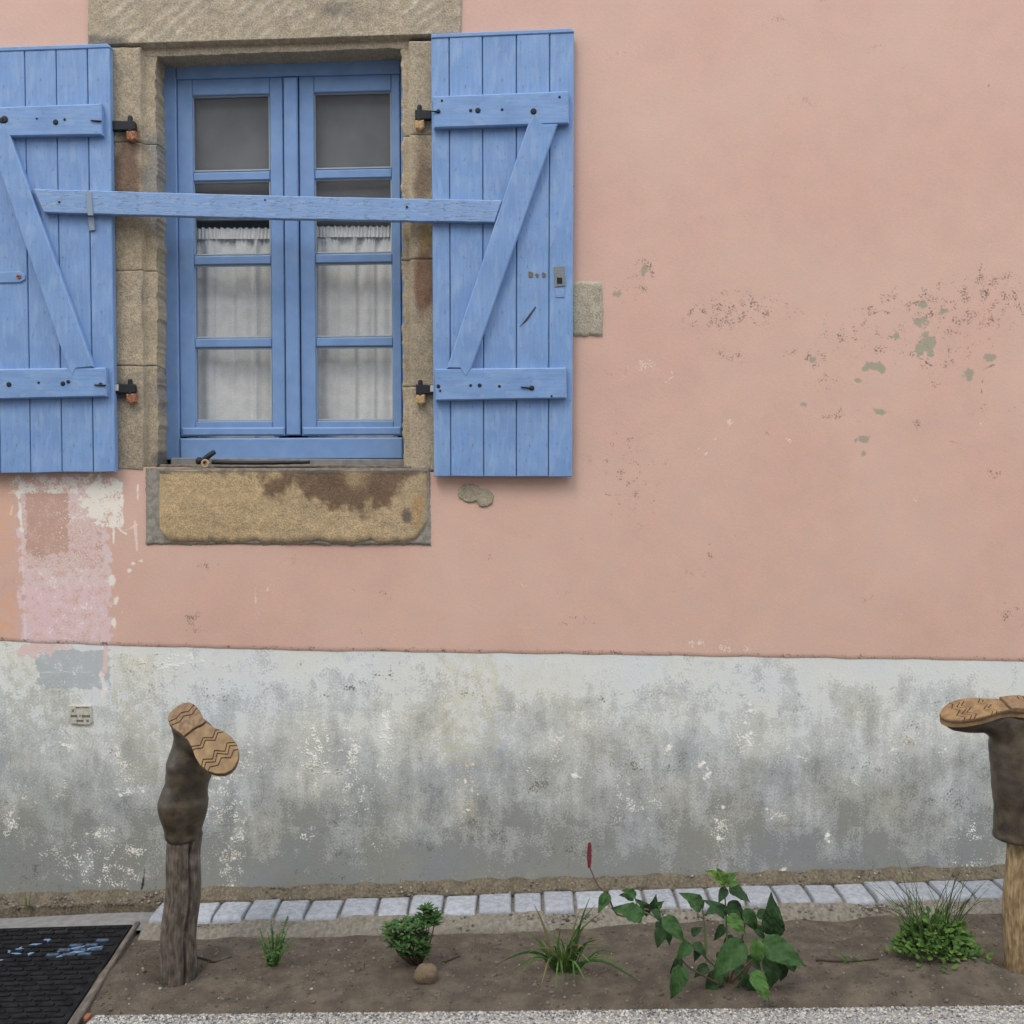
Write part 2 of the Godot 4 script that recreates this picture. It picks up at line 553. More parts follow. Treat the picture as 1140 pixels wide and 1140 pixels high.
	# scraped and limewashed rectangle under the left shutter
	var wash := c8(212, 192, 192); var white := c8(226, 220, 208); var old := c8(183, 148, 132)
	mark("scrape", 72, 630, 50, 97, wash, -14, 0.86, 0.8)
	mark("scrape", 72, 690, 50, 38, c8(214, 182, 186), -6, 0.7, 0.7)
	mark("scrape", 52, 580, 24, 38, old, -30, 0.85, 0.9)
	mark("scrape", 72, 605, 40, 26, old, -26, 0.5, 0.85)
	mark("flake", 50, 615, 18, 14, dirt, -20, 0.5, 0.6)
	mark("scrape", 70, 540, 60, 9, white, 20, 0.62, 0.9)
	mark("scrape", 124, 562, 13, 26, white, 20, 0.86, 0.95)
	mark("blob", 105, 555, 12, 24, white, 16, 1.1, 0.9)
	mark("flake", 90, 575, 40, 26, white, 16, 0.55, 0.9)
	mark("flake", 70, 640, 52, 50, white, 14, 0.4, 0.8)
	mark("flake", 80, 700, 46, 34, white, 14, 0.4, 0.7)
	mark("flake", 92, 678, 40, 8, white, 14, 0.6, 0.8)
	stroke([20, 548, 22, 570, 24, 590], 4, white, 18, 0.9)
	stroke([24, 600, 26, 660, 28, 712], 2.2, c8(214, 200, 196), 10, 0.7)
	stroke([12, 572, 14, 560], 2, white, 12, 0.8)
	stroke([126, 582, 126, 604], 3, white, 16, 0.4)
	stroke([126, 582, 134, 590, 140, 594], 3, white, 16, 0.5)
	stroke([153, 540, 153, 556], 2.4, white, 12, 0.5)
	stroke([150, 580, 152, 612], 3.2, c8(224, 200, 190), 12, 0.6)
	stroke([140, 590, 152, 584], 2, c8(224, 200, 190), 12, 0.5)
	for e in [[143, 635, 3, 3], [156, 624, 3, 2], [148, 627, 3, 2], [129, 668, 3, 6], [127, 693, 3, 8], [125, 645, 4, 8]]:
		mark("blob", e[0], e[1], e[2], e[3], white, 14, 0.9)
	mark("scrape", 4, 560, 10, 60, c8(212, 164, 134), -4, 0.6, 0.6)
	mark("scrape", 6, 690, 12, 30, c8(214, 160, 122), -4, 0.6, 0.6)
	# the darker crumbling lower edge of the coat
	for q in 60:
		var x := -20.0 + q * 20.0
		mark("flake", x, edge_px(x) - 2.0, 16, 4, dirt, -40, rng.randf_range(0.2, 0.7), 0.8)
	M.pink = wall_material(0.9, 0.35)

func edge_px(x: float) -> float:
	return 715.0 + 8.5 * clampf(x / 260.0, -1.0, 1.0) + 12.5 * clampf((x - 260.0) / 880.0, 0.0, 1.3)

func paint_plinth() -> void:
	canvas(512, 1.15)
	var mid := nimg(77, 0.012, 4, CW, ch, 0, false)
	var clay := nimg(78, 0.006, 3, CW, ch, 0, false)
	for j in ch:
		for i in CW:
			var k := j * CW + i
			var l := mid[k] / 255.0 - 0.5
			var w := clay[k] / 255.0 - 0.5
			var a := 0.42 * (na[(j / 5) * CW + i] / 255.0 - 0.5) + 0.34 * (na[k] / 255.0 - 0.5) + 0.5 * (nl[((j * 3) % ch) * CW + (i * 5) % CW] / 255.0 - 0.5)      # some of it runs down in streaks
			var s := nb[((j * 4) % ch) * CW + (i >> 1)] / 255.0 - 0.5
			var g := nb[k] / 255.0 - 0.5
			# grey darkens towards the bottom in steps, each with a ragged edge
			var band_pos := j / float(ch) + l * 0.34 + a * 0.42 + g * 0.34
			var darken := 0.30 * smoothstep(0.25, 0.36, band_pos) + 0.32 * smoothstep(0.42, 0.53, band_pos) + 0.34 * smoothstep(0.60, 0.71, band_pos) + g * 0.18
			var d := lerpf(212.0, 130.0, darken) + l * 6.0 + a * 8.0 + s * 7.0 + g * 11.0
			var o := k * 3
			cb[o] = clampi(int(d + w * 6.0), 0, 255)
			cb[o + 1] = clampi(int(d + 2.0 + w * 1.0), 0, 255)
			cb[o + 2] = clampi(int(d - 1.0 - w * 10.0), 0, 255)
			hb[k] = clampi(int(140 + l * 60 + a * 40 + g * 34), 0, 255)
	var pale := c8(192, 196, 190); var cream := c8(200, 194, 172); var blue := c8(146, 158, 180); var white := c8(232, 230, 222); var dark := c8(92, 92, 84); var ochre := c8(166, 150, 112); var brown := c8(128, 112, 88); var slate := c8(132, 137, 140); var moss := c8(98, 100, 70)
	mark("scrape", 80, 745, 40, 22, c8(160, 165, 170), 6, 0.95, 0.7)
	mark("scrape", 40, 830, 36, 90, c8(158, 163, 152), 4, 0.62, 0.26)
	mark("scrape", 150, 800, 24, 72, c8(178, 170, 140), 4, 0.72, 0.26)
	mark("scrape", 22, 790, 14, 70, c8(186, 178, 150), 4, 0.6, 0.26)
	mark("scrape", 520, 790, 34, 62, c8(194, 186, 150), 6, 0.7, 0.26)
	mark("scrape", 590, 770, 60, 30, c8(194, 190, 164), 6, 0.5, 0.26)
	mark("scrape", 240, 760, 70, 32, blue, 4, 0.36, 0.3)
	mark("scrape", 420, 750, 70, 22, blue, 4, 0.4, 0.3)
	mark("scrape", 800, 755, 60, 18, blue, 4, 0.42, 0.3)
	mark("scrape", 6, 800, 14, 60, blue, 4, 0.3, 0.25)
	# white flakes: [x, y, rx, ry, amount]
	for e in [[352, 830, 14, 24, .9], [355, 855, 14, 40, .66], [390, 845, 12, 34, .8], [395, 880, 20, 40, .5], [430, 812, 7, 22, .95], [428, 850, 12, 40, .55], [340, 850, 26, 40, .4], [275, 840, 8, 16, .7], [280, 850, 20, 14, .5], [342, 930, 10, 14, .5], [245, 862, 14, 14, .8], [265, 880, 10, 30, .5], [255, 960, 22, 40, .66], [245, 900, 26, 40, .4], [265, 920, 8, 30, .8],
			[145, 880, 24, 6, .75], [145, 948, 16, 6, .85], [115, 930, 14, 14, .6], [60, 945, 20, 14, .5], [100, 960, 50, 26, .46], [140, 860, 20, 20, .45], [68, 880, 14, 12, .55], [30, 880, 14, 18, .4], [10, 915, 12, 16, .8], [75, 830, 12, 8, .6], [130, 840, 6, 30, .6], [130, 975, 50, 16, .5], [180, 740, 26, 10, .5], [200, 732, 30, 6, .6], [160, 736, 8, 4, .8], [128, 742, 6, 10, .5],
			[520, 880, 16, 40, .7], [515, 910, 10, 20, .6], [596, 870, 16, 14, .55], [620, 830, 16, 20, .42], [575, 785, 8, 8, .5], [690, 860, 50, 20, .4], [745, 835, 6, 6, .9], [832, 800, 12, 24, .66], [830, 825, 14, 14, .8], [786, 862, 4, 5, 1.0], [780, 850, 5, 4, .9], [800, 920, 12, 26, .7], [866, 910, 16, 9, .8], [868, 965, 12, 9, .66], [922, 935, 4, 12, .8], [998, 840, 10, 20, .6], [1000, 805, 14, 18, .4], [955, 865, 14, 12, .45], [1050, 840, 6, 10, .6], [1080, 925, 30, 16, .36], [890, 840, 40, 16, .3], [700, 900, 60, 30, .26], [970, 980, 60, 8, .5], [1085, 960, 30, 12, .4], [640, 860, 8, 8, .6], [400, 948, 30, 10, .35]]:
		mark("flake", e[0], e[1], e[2], e[3], white, 30, e[4] + 0.16, 0.95)
		if e[4] >= 0.6:
			for q in int(e[4] * 7.0 + e[3] * 0.12):
				mark("blob", e[0] + rng.randfn(0, e[2] * 0.45), e[1] + rng.randfn(0, e[3] * 0.45), rng.randf_range(0.9, 2.7), rng.randf_range(0.9, 3.2), white, 34, 1.1, 0.95)
	# sand showing through, dirt and moss specks
	for e in [[520, 890, 18, 46, .6], [596, 878, 18, 14, .6], [690, 850, 50, 16, .5], [835, 910, 40, 20, .34], [868, 915, 18, 12, .6], [255, 950, 30, 50, .4], [352, 880, 20, 40, .4], [730, 870, 30, 10, .4], [1012, 820, 12, 20, .5], [430, 890, 14, 24, .5]]:
		mark("flake", e[0], e[1], e[2], e[3], ochre, -16, e[4], 0.8)
	for e in [[388, 765, 5, 5, 1.0], [360, 773, 5, 4, 1.0], [520, 915, 14, 8, .6], [596, 875, 14, 10, .7], [380, 920, 26, 8, .55], [380, 952, 20, 10, .6], [475, 945, 16, 10, .66], [410, 952, 12, 8, .6], [332, 970, 8, 4, .8], [868, 962, 14, 8, .66], [700, 855, 40, 12, .5], [38, 970, 3, 10, 1.1], [20, 976, 10, 6, .7], [4, 905, 8, 20, .5], [960, 850, 30, 14, .45], [1014, 812, 10, 10, .5], [670, 780, 5, 4, .8], [850, 985, 40, 5, .4], [640, 945, 40, 14, .35], [1060, 890, 40, 20, .35], [540, 930, 40, 20, .35], [790, 905, 12, 12, .4], [180, 985, 40, 10, .5], [60, 990, 50, 8, .4], [430, 985, 60, 8, .35], [240, 770, 20, 14, .4], [430, 750, 30, 10, .36], [125, 840, 6, 6, .5]]:
		mark("flake", e[0], e[1], e[2], e[3], dark, -26, e[4], 0.75)
	for q in 150:
		mark("flake", rng.randf_range(-40, 1180), rng.randf_range(735, 1000), rng.randf_range(6, 34), rng.randf_range(5, 18), [white, dark, pale, brown, pale, slate][q % 6], rng.randi_range(-20, 20), rng.randf_range(0.12, 0.30), 0.6)
	for q in 50:
		mark("flake", rng.randf_range(-40, 1180), rng.randf_range(955, 1004), rng.randf_range(16, 50), rng.randf_range(5, 14), moss if q % 2 else brown, -14, rng.randf_range(0.2, 0.42), 0.6)
	for q in 70:
		var x := rng.randf_range(-40, 1180); var y := rng.randf_range(740, 990)
		stroke([x, y, x + rng.randf_range(-3, 3), y + rng.randf_range(5, 30)], 0.8, [pale, slate, brown][q % 3], -8, 0.5, 0.4)
	# pink paint that ran over the edge
	var run := c8(214, 188, 184)
	mark("blob", 40, 722, 22, 10, run, 20, 0.9)
	mark("scrape", 54, 720, 26, 4, run, 16, 0.7)
	stroke([117, 720, 116, 745, 112, 752], 6, run, 20, 0.7)
	stroke([112, 752, 116, 768, 113, 776], 6, c8(222, 218, 210), 20, 0.5)
	stroke([131, 742, 131, 760], 1.2, white, 20, 0.5)
	stroke([131, 768, 131, 782], 1.4, white, 20, 0.5)
	stroke([45, 749, 72, 748, 98, 749], 1.6, pale, 20, 0.5)
	stroke([125, 740, 165, 738], 1.6, cream, 16, 0.7)
	stroke([180, 743, 210, 737, 240, 735], 2, white, 20, 0.9, 0.7)
	stroke([160, 968, 158, 985, 156, 996], 1.6, c8(40, 38, 32), -30, 0.6)
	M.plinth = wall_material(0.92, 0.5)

# ------------------------------------------------------------------ materials
func make_materials() -> void:
	na = nimg(11, 0.05, 3, CW, 1024, 0, false)
	nb = nimg(12, 0.27, 3, CW, 1024, 0, false)
	nl = nimg(13, 0.0035, 3, CW, 1024, 0, false)
	paint_pink()
	paint_plinth()
	var W := Color(1, 1, 1)
	var g := grain(512, Color(.74, .72, .70), Color(.62, .62, .62), [5, 0.02, 3, 0, 2.0], [[1, 0.30, 1, 1, .55, 1, 1], [2, 0.42, 2, 0, .55, 1, 1], [3, 0.05, 3, 0, .2, 1, 1]])
	M.stone = grained(g, Vector3(.62, .62, .62), 0.92, 0.3, true)
	g = grain(512, Color(.20, .188, .165), Color(.29, .265, .225), [6, 0.03, 3, 0, 2.6], [[7, 0.2, 3, 0, .6, 1, 1], [8, 0.03, 3, 0, .3, 1, 1]])
	M.mortar = grained(g, Vector3(.5, .5, .5), 0.95, 0.4)
	var b1 := Color(.155, .272, .503); var b2 := Color(.180, .296, .518)
	g = grain(512, b1, b2, [9, 0.012, 3, 0, 2.4], [[10, 0.008, 3, 0, .20, 12, 1], [14, 0.2, 2, 0, .09, 1, 1], [15, 0.01, 3, 0, .14, 1, 1]], [[120, 0.035, 0.80, Color(.10, .14, .20), .7, 4, 1], [121, 0.012, 0.66, Color(.27, .37, .52), .35, 4, 1], [122, 0.16, 0.86, Color(.30, .33, .36), .8, 1, 1]])
	M.blue_up = grained(g, Vector3(.83, .83, .83), 0.55, 0.05)
	g = grain(512, b1, b2, [16, 0.012, 3, 0, 2.4], [[17, 0.008, 3, 0, .20, 1, 12], [18, 0.2, 2, 0, .09, 1, 1], [19, 0.01, 3, 0, .14, 1, 1]], [[123, 0.035, 0.80, Color(.10, .14, .20), .7, 1, 4], [124, 0.012, 0.66, Color(.27, .37, .52), .35, 1, 4], [125, 0.16, 0.86, Color(.30, .33, .36), .8, 1, 1]])
	M.blue_flat = grained(g, Vector3(.83, .83, .83), 0.55, 0.05)
	g = grain(512, Color(.150, .262, .488), Color(.170, .282, .502), [20, 0.012, 3, 0, 2.0], [[21, 0.2, 2, 0, .06, 1, 1], [22, 0.01, 3, 0, .14, 1, 1]])
	M.blue_window = grained(g, Vector3(.5, .5, .5), 0.5, 0.04)
	# the weathered bar: chalky blue with dark open grain lines
	var tex := weathered_blue()
	M.blue_bar = grained(tex, Vector3(.55, .14, .55), 0.8, 0.12)
	M.iron = plain(Color(.018, .02, .024), 0.6, 0.4)
	M.rust = grained(grain(128, Color(.42, .19, .09), Color(.16, .07, .04), [23, 0.05, 3, 0, 2.5], [[24, 0.2, 2, 0, .5, 1, 1]]), Vector3(.08, .08, .08), 0.9, 0.1)
	M.brass = grained(grain(128, Color(.55, .36, .18), Color(.30, .19, .09), [25, 0.05, 3, 0, 2.0], [[26, 0.2, 2, 0, .3, 1, 1]]), Vector3(.08, .08, .08), 0.7, 0.05)
	M.steel = plain(Color(.55, .56, .55), 0.45, 0.6)
	M.hole = plain(Color(.015, .014, .014), 0.95)
	M.putty = plain(Color(.33, .38, .42), 0.8)
	M.pebble_zinc = grained(grain(64, Color(.22, .22, .19), Color(.13, .17, .22), [44, 0.1, 3, 0, 2.5], [[45, 0.3, 2, 0, .5, 1, 1]]), Vector3(.05, .05, .05), 0.8, 0.1)
	M.old_zinc = plain(Color(.22, .27, .34), 0.7)
	M.dirtline = plain(Color(.05, .045, .04), 0.95)
	var gl := StandardMaterial3D.new()
	gl.albedo_color = Color(0.30, 0.32, 0.33, 0.07)
	gl.transparency = BaseMaterial3D.TRANSPARENCY_ALPHA
	gl.roughness = 0.04
	M.glass = gl
	g = grain(512, Color(.80, .80, .77), Color(.88, .88, .86), [27, 0.01, 3, 0, 2.0], [[28, 0.03, 2, 0, .26, 1, 7], [29, 0.03, 2, 0, .1, 7, 1]])
	M.curtain = grained(g, Vector3(.35, .35, .35), 0.95, 0.03)
	M.curtain.backlight = Color(.35, .35, .33)
	g = grain(256, Color(.165, .170, .182), Color(.205, .21, .22), [30, 0.01, 4, 0, 2.0], [[32, 0.1, 2, 0, .1, 4, 1]])
	M.blind = grained(g, Vector3(.7, .7, .7), 0.9, 0.0)
	M.dark_stone = grained(grain(256, Color(.10, .075, .055), Color(.20, .165, .125), [46, 0.03, 3, 0, 2.5], [[47, 0.3, 2, 0, .5, 1, 1]]), Vector3(.3, .3, .3), 0.95, 0.3)
	M.room = plain(Color(.40, .37, .32), 0.95)
	g = grain(1024, Color(.070, .055, .040), Color(.118, .094, .069), [33, 0.008, 4, 0, 2.2], [[34, 0.16, 3, 0, .7, 1, 1], [35, 0.03, 3, 0, .4, 1, 1], [36, 0.4, 1, 0, .6, 1, 1]])
	M.soil = grained(g, Vector3(.9, .9, .9), 0.97, 1.0)
	g = grain(1024, Color(.30, .29, .27), Color(.22, .21, .20), [37, 0.09, 1, 1, 1.6], [[38, 0.09, 1, 1, .5, 1, 1], [39, 0.3, 2, 0, .4, 1, 1], [40, 0.01, 3, 0, .3, 1, 1]])
	M.aggregate = grained(g, Vector3(.8, .8, .8), 0.9, 0.3)
	g = grain(512, Color(.055, .055, .055), Color(.08, .078, .075), [41, 0.02, 3, 0, 2.0], [[42, 0.2, 2, 1, .6, 1, 1]])
	M.asphalt = grained(g, Vector3(1, 1, 1), 0.9, 0.3)
	M.setts = []
	for k in 4:
		g = grain(256, Color(.33, .345, .38) * (0.9 + 0.07 * k), Color(.25, .26, .285) * (0.9 + 0.07 * k), [50 + k, 0.03, 3, 0, 2.0], [[54 + k, 0.2, 1, 1, .25, 1, 1], [58 + k, 0.3, 2, 0, .3, 1, 1]])
		M.setts.append(grained(g, Vector3(.25, .25, .25), 0.85, 0.1))
	g = grain(512, Color(.175, .145, .098), Color(.070, .057, .040), [62, 0.07, 4, 0, 1.6], [[63, 0.3, 3, 0, .8, 1, 1], [64, 0.014, 3, 0, .8, 1, 1]])
	M.footing = grained(g, Vector3(.5, .5, .5), 0.97, 0.8)
	g = grain(512, Color(.22, .215, .21), Color(.17, .165, .16), [65, 0.02, 4, 0, 2.0], [[66, 0.2, 3, 0, .4, 1, 1]])
	M.rough_mortar = grained(grain(512, Color(.21, .19, .155), Color(.13, .115, .095), [43, 0.05, 3, 0, 2.0], [[48, 0.3, 2, 0, .8, 1, 1], [49, 0.03, 3, 0, .5, 1, 1]]), Vector3(.5, .5, .5), 0.97, 0.6)
	M.cement = grained(g, Vector3(.5, .5, .5), 0.95, 0.2)
	g = grain(256, Color(.010, .010, .012), Color(.020, .0195, .021), [67, 0.02, 4, 0, 2.4], [[68, 0.2, 2, 0, .6, 1, 1]])
	M.rubber = grained(g, Vector3(.3, .3, .3), 0.85, 0.1)
	M.rubber.metallic_specular = 0.2
	g = grain(256, Color(.05, .10, .19), Color(.03, .034, .04), [69, 0.04, 3, 0, 3.0], [[70, 0.2, 2, 0, .6, 1, 1]])
	M.rubber_blue = grained(g, Vector3(.2, .2, .2), 0.7, 0.1)
	g = grain(256, Color(.06, .058, .056), Color(.018, .018, .019), [71, 0.04, 3, 0, 2.0], [[72, 0.2, 2, 0, .6, 1, 1]])
	M.rubber_grey = grained(g, Vector3(.2, .2, .2), 0.8, 0.1)
	g = grain(256, Color(.15, .125, .10), Color(.085, .072, .062), [73, 0.02, 3, 0, 2.0], [[74, 0.02, 3, 0, .6, 10, 1]])
	M.plank_grey = grained(g, Vector3(.4, .4, .4), 0.9, 0.2)
	g = grain(512, Color(.028, .021, .015), Color(.080, .061, .038), [75, 0.012, 4, 0, 2.4], [[76, 0.02, 3, 0, .5, 1, 6], [79, 0.03, 3, 0, .5, 5, 1], [83, 0.3, 2, 0, .25, 1, 1]])
	M.boot = grained(g, Vector3(.34, .34, .34), 0.45, 0.05)
	g = grain(256, Color(.27, .172, .076), Color(.165, .10, .05), [80, 0.02, 3, 0, 2.4], [[81, 0.2, 2, 0, .25, 1, 1], [82, 0.03, 3, 0, .3, 1, 1]])
	M.sole = grained(g, Vector3(.22, .22, .22), 0.7, 0.08)
	M.sole_dark = plain(Color(.10, .055, .030), 0.85)
	g = grain(256, Color(.24, .155, .08), Color(.145, .085, .052), [88, 0.03, 3, 0, 2.6], [[89, 0.2, 2, 0, .4, 1, 1]])
	M.heel = grained(g, Vector3(.12, .12, .12), 0.8, 0.1)
	var wood_uv := func(a: Color, b: Color, s: int) -> StandardMaterial3D:
		var t := grain(512, a, b, [s, 0.02, 3, 0, 2.0], [[s + 1, 0.012, 3, 0, .8, 5, 1], [s + 2, 0.012, 2, 0, .45, 14, 1], [s + 3, 0.025, 3, 0, .7, 1, 1]])
		var m := StandardMaterial3D.new()
		m.albedo_texture = t[0]; m.roughness = 0.9
		m.heightmap_enabled = true; m.heightmap_texture = t[1]; m.heightmap_scale = 0.35
		m.uv1_scale = Vector3(1, 1.6, 1)
		return m
	M.post_grey = wood_uv.call(Color(.060, .047, .036), Color(.125, .103, .082), 90)
	M.post_tan = wood_uv.call(Color(.20, .135, .066), Color(.31, .225, .125), 95)
	M.greens = []
	for c: Color in [Color(.020, .048, .016), Color(.030, .072, .020), Color(.050, .110, .024), Color(.085, .155, .030)]:
		var gt := grain(256, c * 0.8, c * 1.25, [110, 0.02, 3, 0, 2.0], [[111, 0.12, 3, 0, .5, 1, 1]])
		var m := grained(gt, Vector3(.12, .12, .12), 0.72, 0.06)
		m.metallic_specular = 0.35
		m.backlight = Color(.05, .09, .02)
		M.greens.append(m)
	M.straw = plain(Color(.16, .145, .06), 0.8)
	M.stem = plain(Color(.085, .05, .03), 0.8)
	M.stem_green = plain(Color(.07, .10, .035), 0.7)
	M.red = plain(Color(.19, .016, .030), 0.8)
	M.twig = plain(Color(.035, .026, .02), 0.9)
	g = grain(256, Color(.17, .115, .065), Color(.105, .08, .052), [84, 0.03, 3, 0, 2.0], [[85, 0.2, 2, 0, .4, 1, 1]])
	M.pebble = grained(g, Vector3(.1, .1, .1), 0.9, 0.1)
	M.enamel = grained(grain(128, Color(.52, .50, .42), Color(.40, .38, .32), [86, 0.04, 3, 0, 2.2], [[87, 0.2, 2, 0, .3, 1, 1]]), Vector3(.08, .08, .08), 0.7, 0.02)
	M.ink = plain(Color(.13, .125, .11), 0.9)
	M.orange = plain(Color(.24, .085, .04), 0.9)
	M.far_wall = plain(Color(.42, .40, .36), 0.9)
	M.slate = plain(Color(.07, .075, .085), 0.7)
	M.far_frame = plain(Color(.5, .5, .48), 0.7)
	M.far_glass = plain(Color(.03, .035, .04), 0.08)

func weathered_blue() -> Array:
	var n := 512
	var big := nimg(101, 0.012, 3, n, n)
	var streak := nimg(102, 0.010, 3, n, n)
	var crack := nimg(103, 0.012, 2, n, n)
	var sp := nimg(104, 0.16, 2, n, n)
	var im := Image.create(n, n, false, Image.FORMAT_RGB8)
	var hm := Image.create(n, n, false, Image.FORMAT_L8)
	for j in n:
		for i in n:
			var k := j * n + i
			var s := streak[((j * 6) % n) * n + i] / 255.0 - 0.5
			var cr := absf(crack[((j * 3 + int(6.0 * sin(i * TAU / n))) % n + n) % n * n + i] / 255.0 - 0.5)
			var c := Color(.165, .285, .520).lerp(Color(.255, .36, .55), big[k] / 255.0)
			c = c * (1.0 + 0.3 * s + 0.12 * (sp[k] / 255.0 - 0.5))
			var h := 0.6 + 0.3 * s
			var open := clampf((0.05 - cr) * 40.0, 0, 1) * clampf((sp[k] / 255.0 - 0.34) * 5.0, 0, 1) * clampf((big[k] / 255.0 - 0.36) * 6.0, 0, 1)
			c = c.lerp(Color(.06, .075, .10), open * 0.8)
			h -= open * 0.4
			c.a = 1.0
			im.set_pixel(i, j, c.linear_to_srgb())
			hm.set_pixel(i, j, Color(h, h, h))
	return [ImageTexture.create_from_image(im), ImageTexture.create_from_image(hm)]

# ------------------------------------------------------------------ house
func rough_z(p: Vector3, k := 1.0) -> float:
	return k * (0.0030 * lump.get_noise_3d(p.x * 40.0, p.y * 40.0, p.z * 40.0) + 0.0016 * fine.get_noise_3d(p.x * 100.0, p.y * 100.0, p.z * 100.0))

func build_house() -> void:
	house = thing("house", Vector3(0, 0, 0), "pink rendered house front with grey plinth, stone window surround and blue shutters", "house")
	var lo := at2(112, 522); var hi := at2(500, 36)
	var und := func(x: float, y: float) -> float: return 0.0035 * lump.get_noise_2d(x * 6.0, y * 6.0) + 0.0012 * lump.get_noise_2d(x * 26.0, y * 26.0)
	var edge := func(x: float) -> float:
		var px := 570.0 + x / 3.87 * FOCAL * 1.015
		return at2(px, edge_px(px)).y + 0.004 * fine.get_noise_2d(x * 60.0, 5.0) + 0.003 * lump.get_noise_2d(x * 24.0, 9.0)
	var wall := sheet(520, 170, func(u: float, v: float) -> Vector3:
			var x := -2.6 + 5.2 * u
			var y: float = lerpf(edge.call(x), 5.6, pow(v, 1.25))
			return Vector3(x, y, und.call(x, y) + (0.0 if v > 0.0 else -0.004)),
		null, func(p: Vector3) -> Vector2: return Vector2((p.x + 2.6) / 5.2, (3.5 - p.y) / 2.6),
		func(c: Vector3) -> bool: return c.x > lo.x and c.x < hi.x and c.y > lo.y and c.y < hi.y)
	meta(put("rendered_wall", wall, M.pink, house), "flaking salmon pink render above the grey plinth")
	for s in [-1.0, 1.0]:
		put("rendered_wall", sheet(10, 12, func(u: float, v: float) -> Vector3:
				var x: float = (s * 4.3 - 1.7) + 3.4 * u
				return Vector3(x, lerpf(1.02, 5.6, v), 0.0),
			null, func(p: Vector3) -> Vector2: return Vector2((p.x + 2.6) / 5.2, (3.5 - p.y) / 2.6)), M.pink, house)
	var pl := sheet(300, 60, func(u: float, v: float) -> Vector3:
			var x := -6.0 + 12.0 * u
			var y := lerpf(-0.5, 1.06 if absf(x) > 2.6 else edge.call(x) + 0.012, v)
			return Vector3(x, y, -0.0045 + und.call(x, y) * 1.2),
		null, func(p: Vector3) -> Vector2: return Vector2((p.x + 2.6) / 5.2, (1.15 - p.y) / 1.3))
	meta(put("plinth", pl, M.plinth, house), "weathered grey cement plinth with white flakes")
	# the body behind the front, closed
	for s in [-1.0, 1.0]:
		put("side_wall", block(Vector3(s * 5.9 - 0.1, -0.6, -6.0), Vector3(s * 5.9 + 0.1, 5.6, -0.01)), M.far_wall, house)
	put("back_wall", block(Vector3(-5.8, -0.6, -6.2), Vector3(5.8, 5.6, -6.0)), M.far_wall, house)
	var rf := start()
	prism(rf, PackedVector2Array([Vector2(0.12, 5.6), Vector2(-3.1, 8.2), Vector2(-6.32, 5.6)]), -6.1, 6.1, 0.02, Transform3D(Basis(Vector3(0, 0, 1), Vector3(0, 1, 0), Vector3(-1, 0, 0)), Vector3.ZERO))
	put("roof", done(rf), M.slate, house)
	# the room behind the window, a closed box with walls 12 cm thick
	var x0 := -2.2; var x1 := 0.5; var y0 := 0.9; var y1 := 3.6; var zb := -3.0; var th := 0.12
	for e in [[Vector3(x0 - th, y0 - th, zb - th), Vector3(x1 + th, y1 + th, zb)], [Vector3(x0 - th, y0 - th, zb), Vector3(x0, y1 + th, -0.03)], [Vector3(x1, y0 - th, zb), Vector3(x1 + th, y1 + th, -0.03)], [Vector3(x0, y0 - th, zb), Vector3(x1, y0, -0.03)], [Vector3(x0, y1, zb), Vector3(x1, y1 + th, -0.03)]]:
		put("interior_wall", block(e[0], e[1], 0.002), M.room, house)
	# inner leaf of the front wall round the opening
	for e in [[x0, at2(160, 0).x, y0, y1], [at2(470, 0).x, x1, y0, y1], [at2(160, 0).x, at2(470, 0).x, y0, 1.55], [at2(160, 0).x, at2(470, 0).x, 3.22, y1]]:
		put("interior_wall", block(Vector3(e[0], e[2], -0.24), Vector3(e[1], e[3], -0.03), 0.002), M.room, house)
	build_surround()
	build_footing()

func stone_col(p: Vector3, c: Color, seed_: float) -> Color:
	var a := lump.get_noise_3d(p.x * 9.0 + seed_, p.y * 9.0, p.z * 9.0)
	var b := fine.get_noise_3d(p.x * 50.0, p.y * 50.0 + seed_, p.z * 50.0)
	var f := 1.0 + 0.16 * a + 0.12 * b
	var d := clampf(a * 1.4 - 0.1, 0, 1)
	return Color(c.r * f, c.g * f * (1.0 - 0.05 * d), c.b * f * (1.0 - 0.16 * d))

func stain(p: Vector3, c: Color, s: Color, k: float) -> Color:     # k > 0 inside, its outline broken by the stone's grain
	var e := k + 0.55 * lump.get_noise_3d(p.x * 18.0, p.y * 18.0, 3.0) + 0.5 * fine.get_noise_3d(p.x * 70.0, p.y * 70.0, 1.0)
	return c.lerp(s, clampf(e * 2.2, 0.0, 1.0) * 0.85)

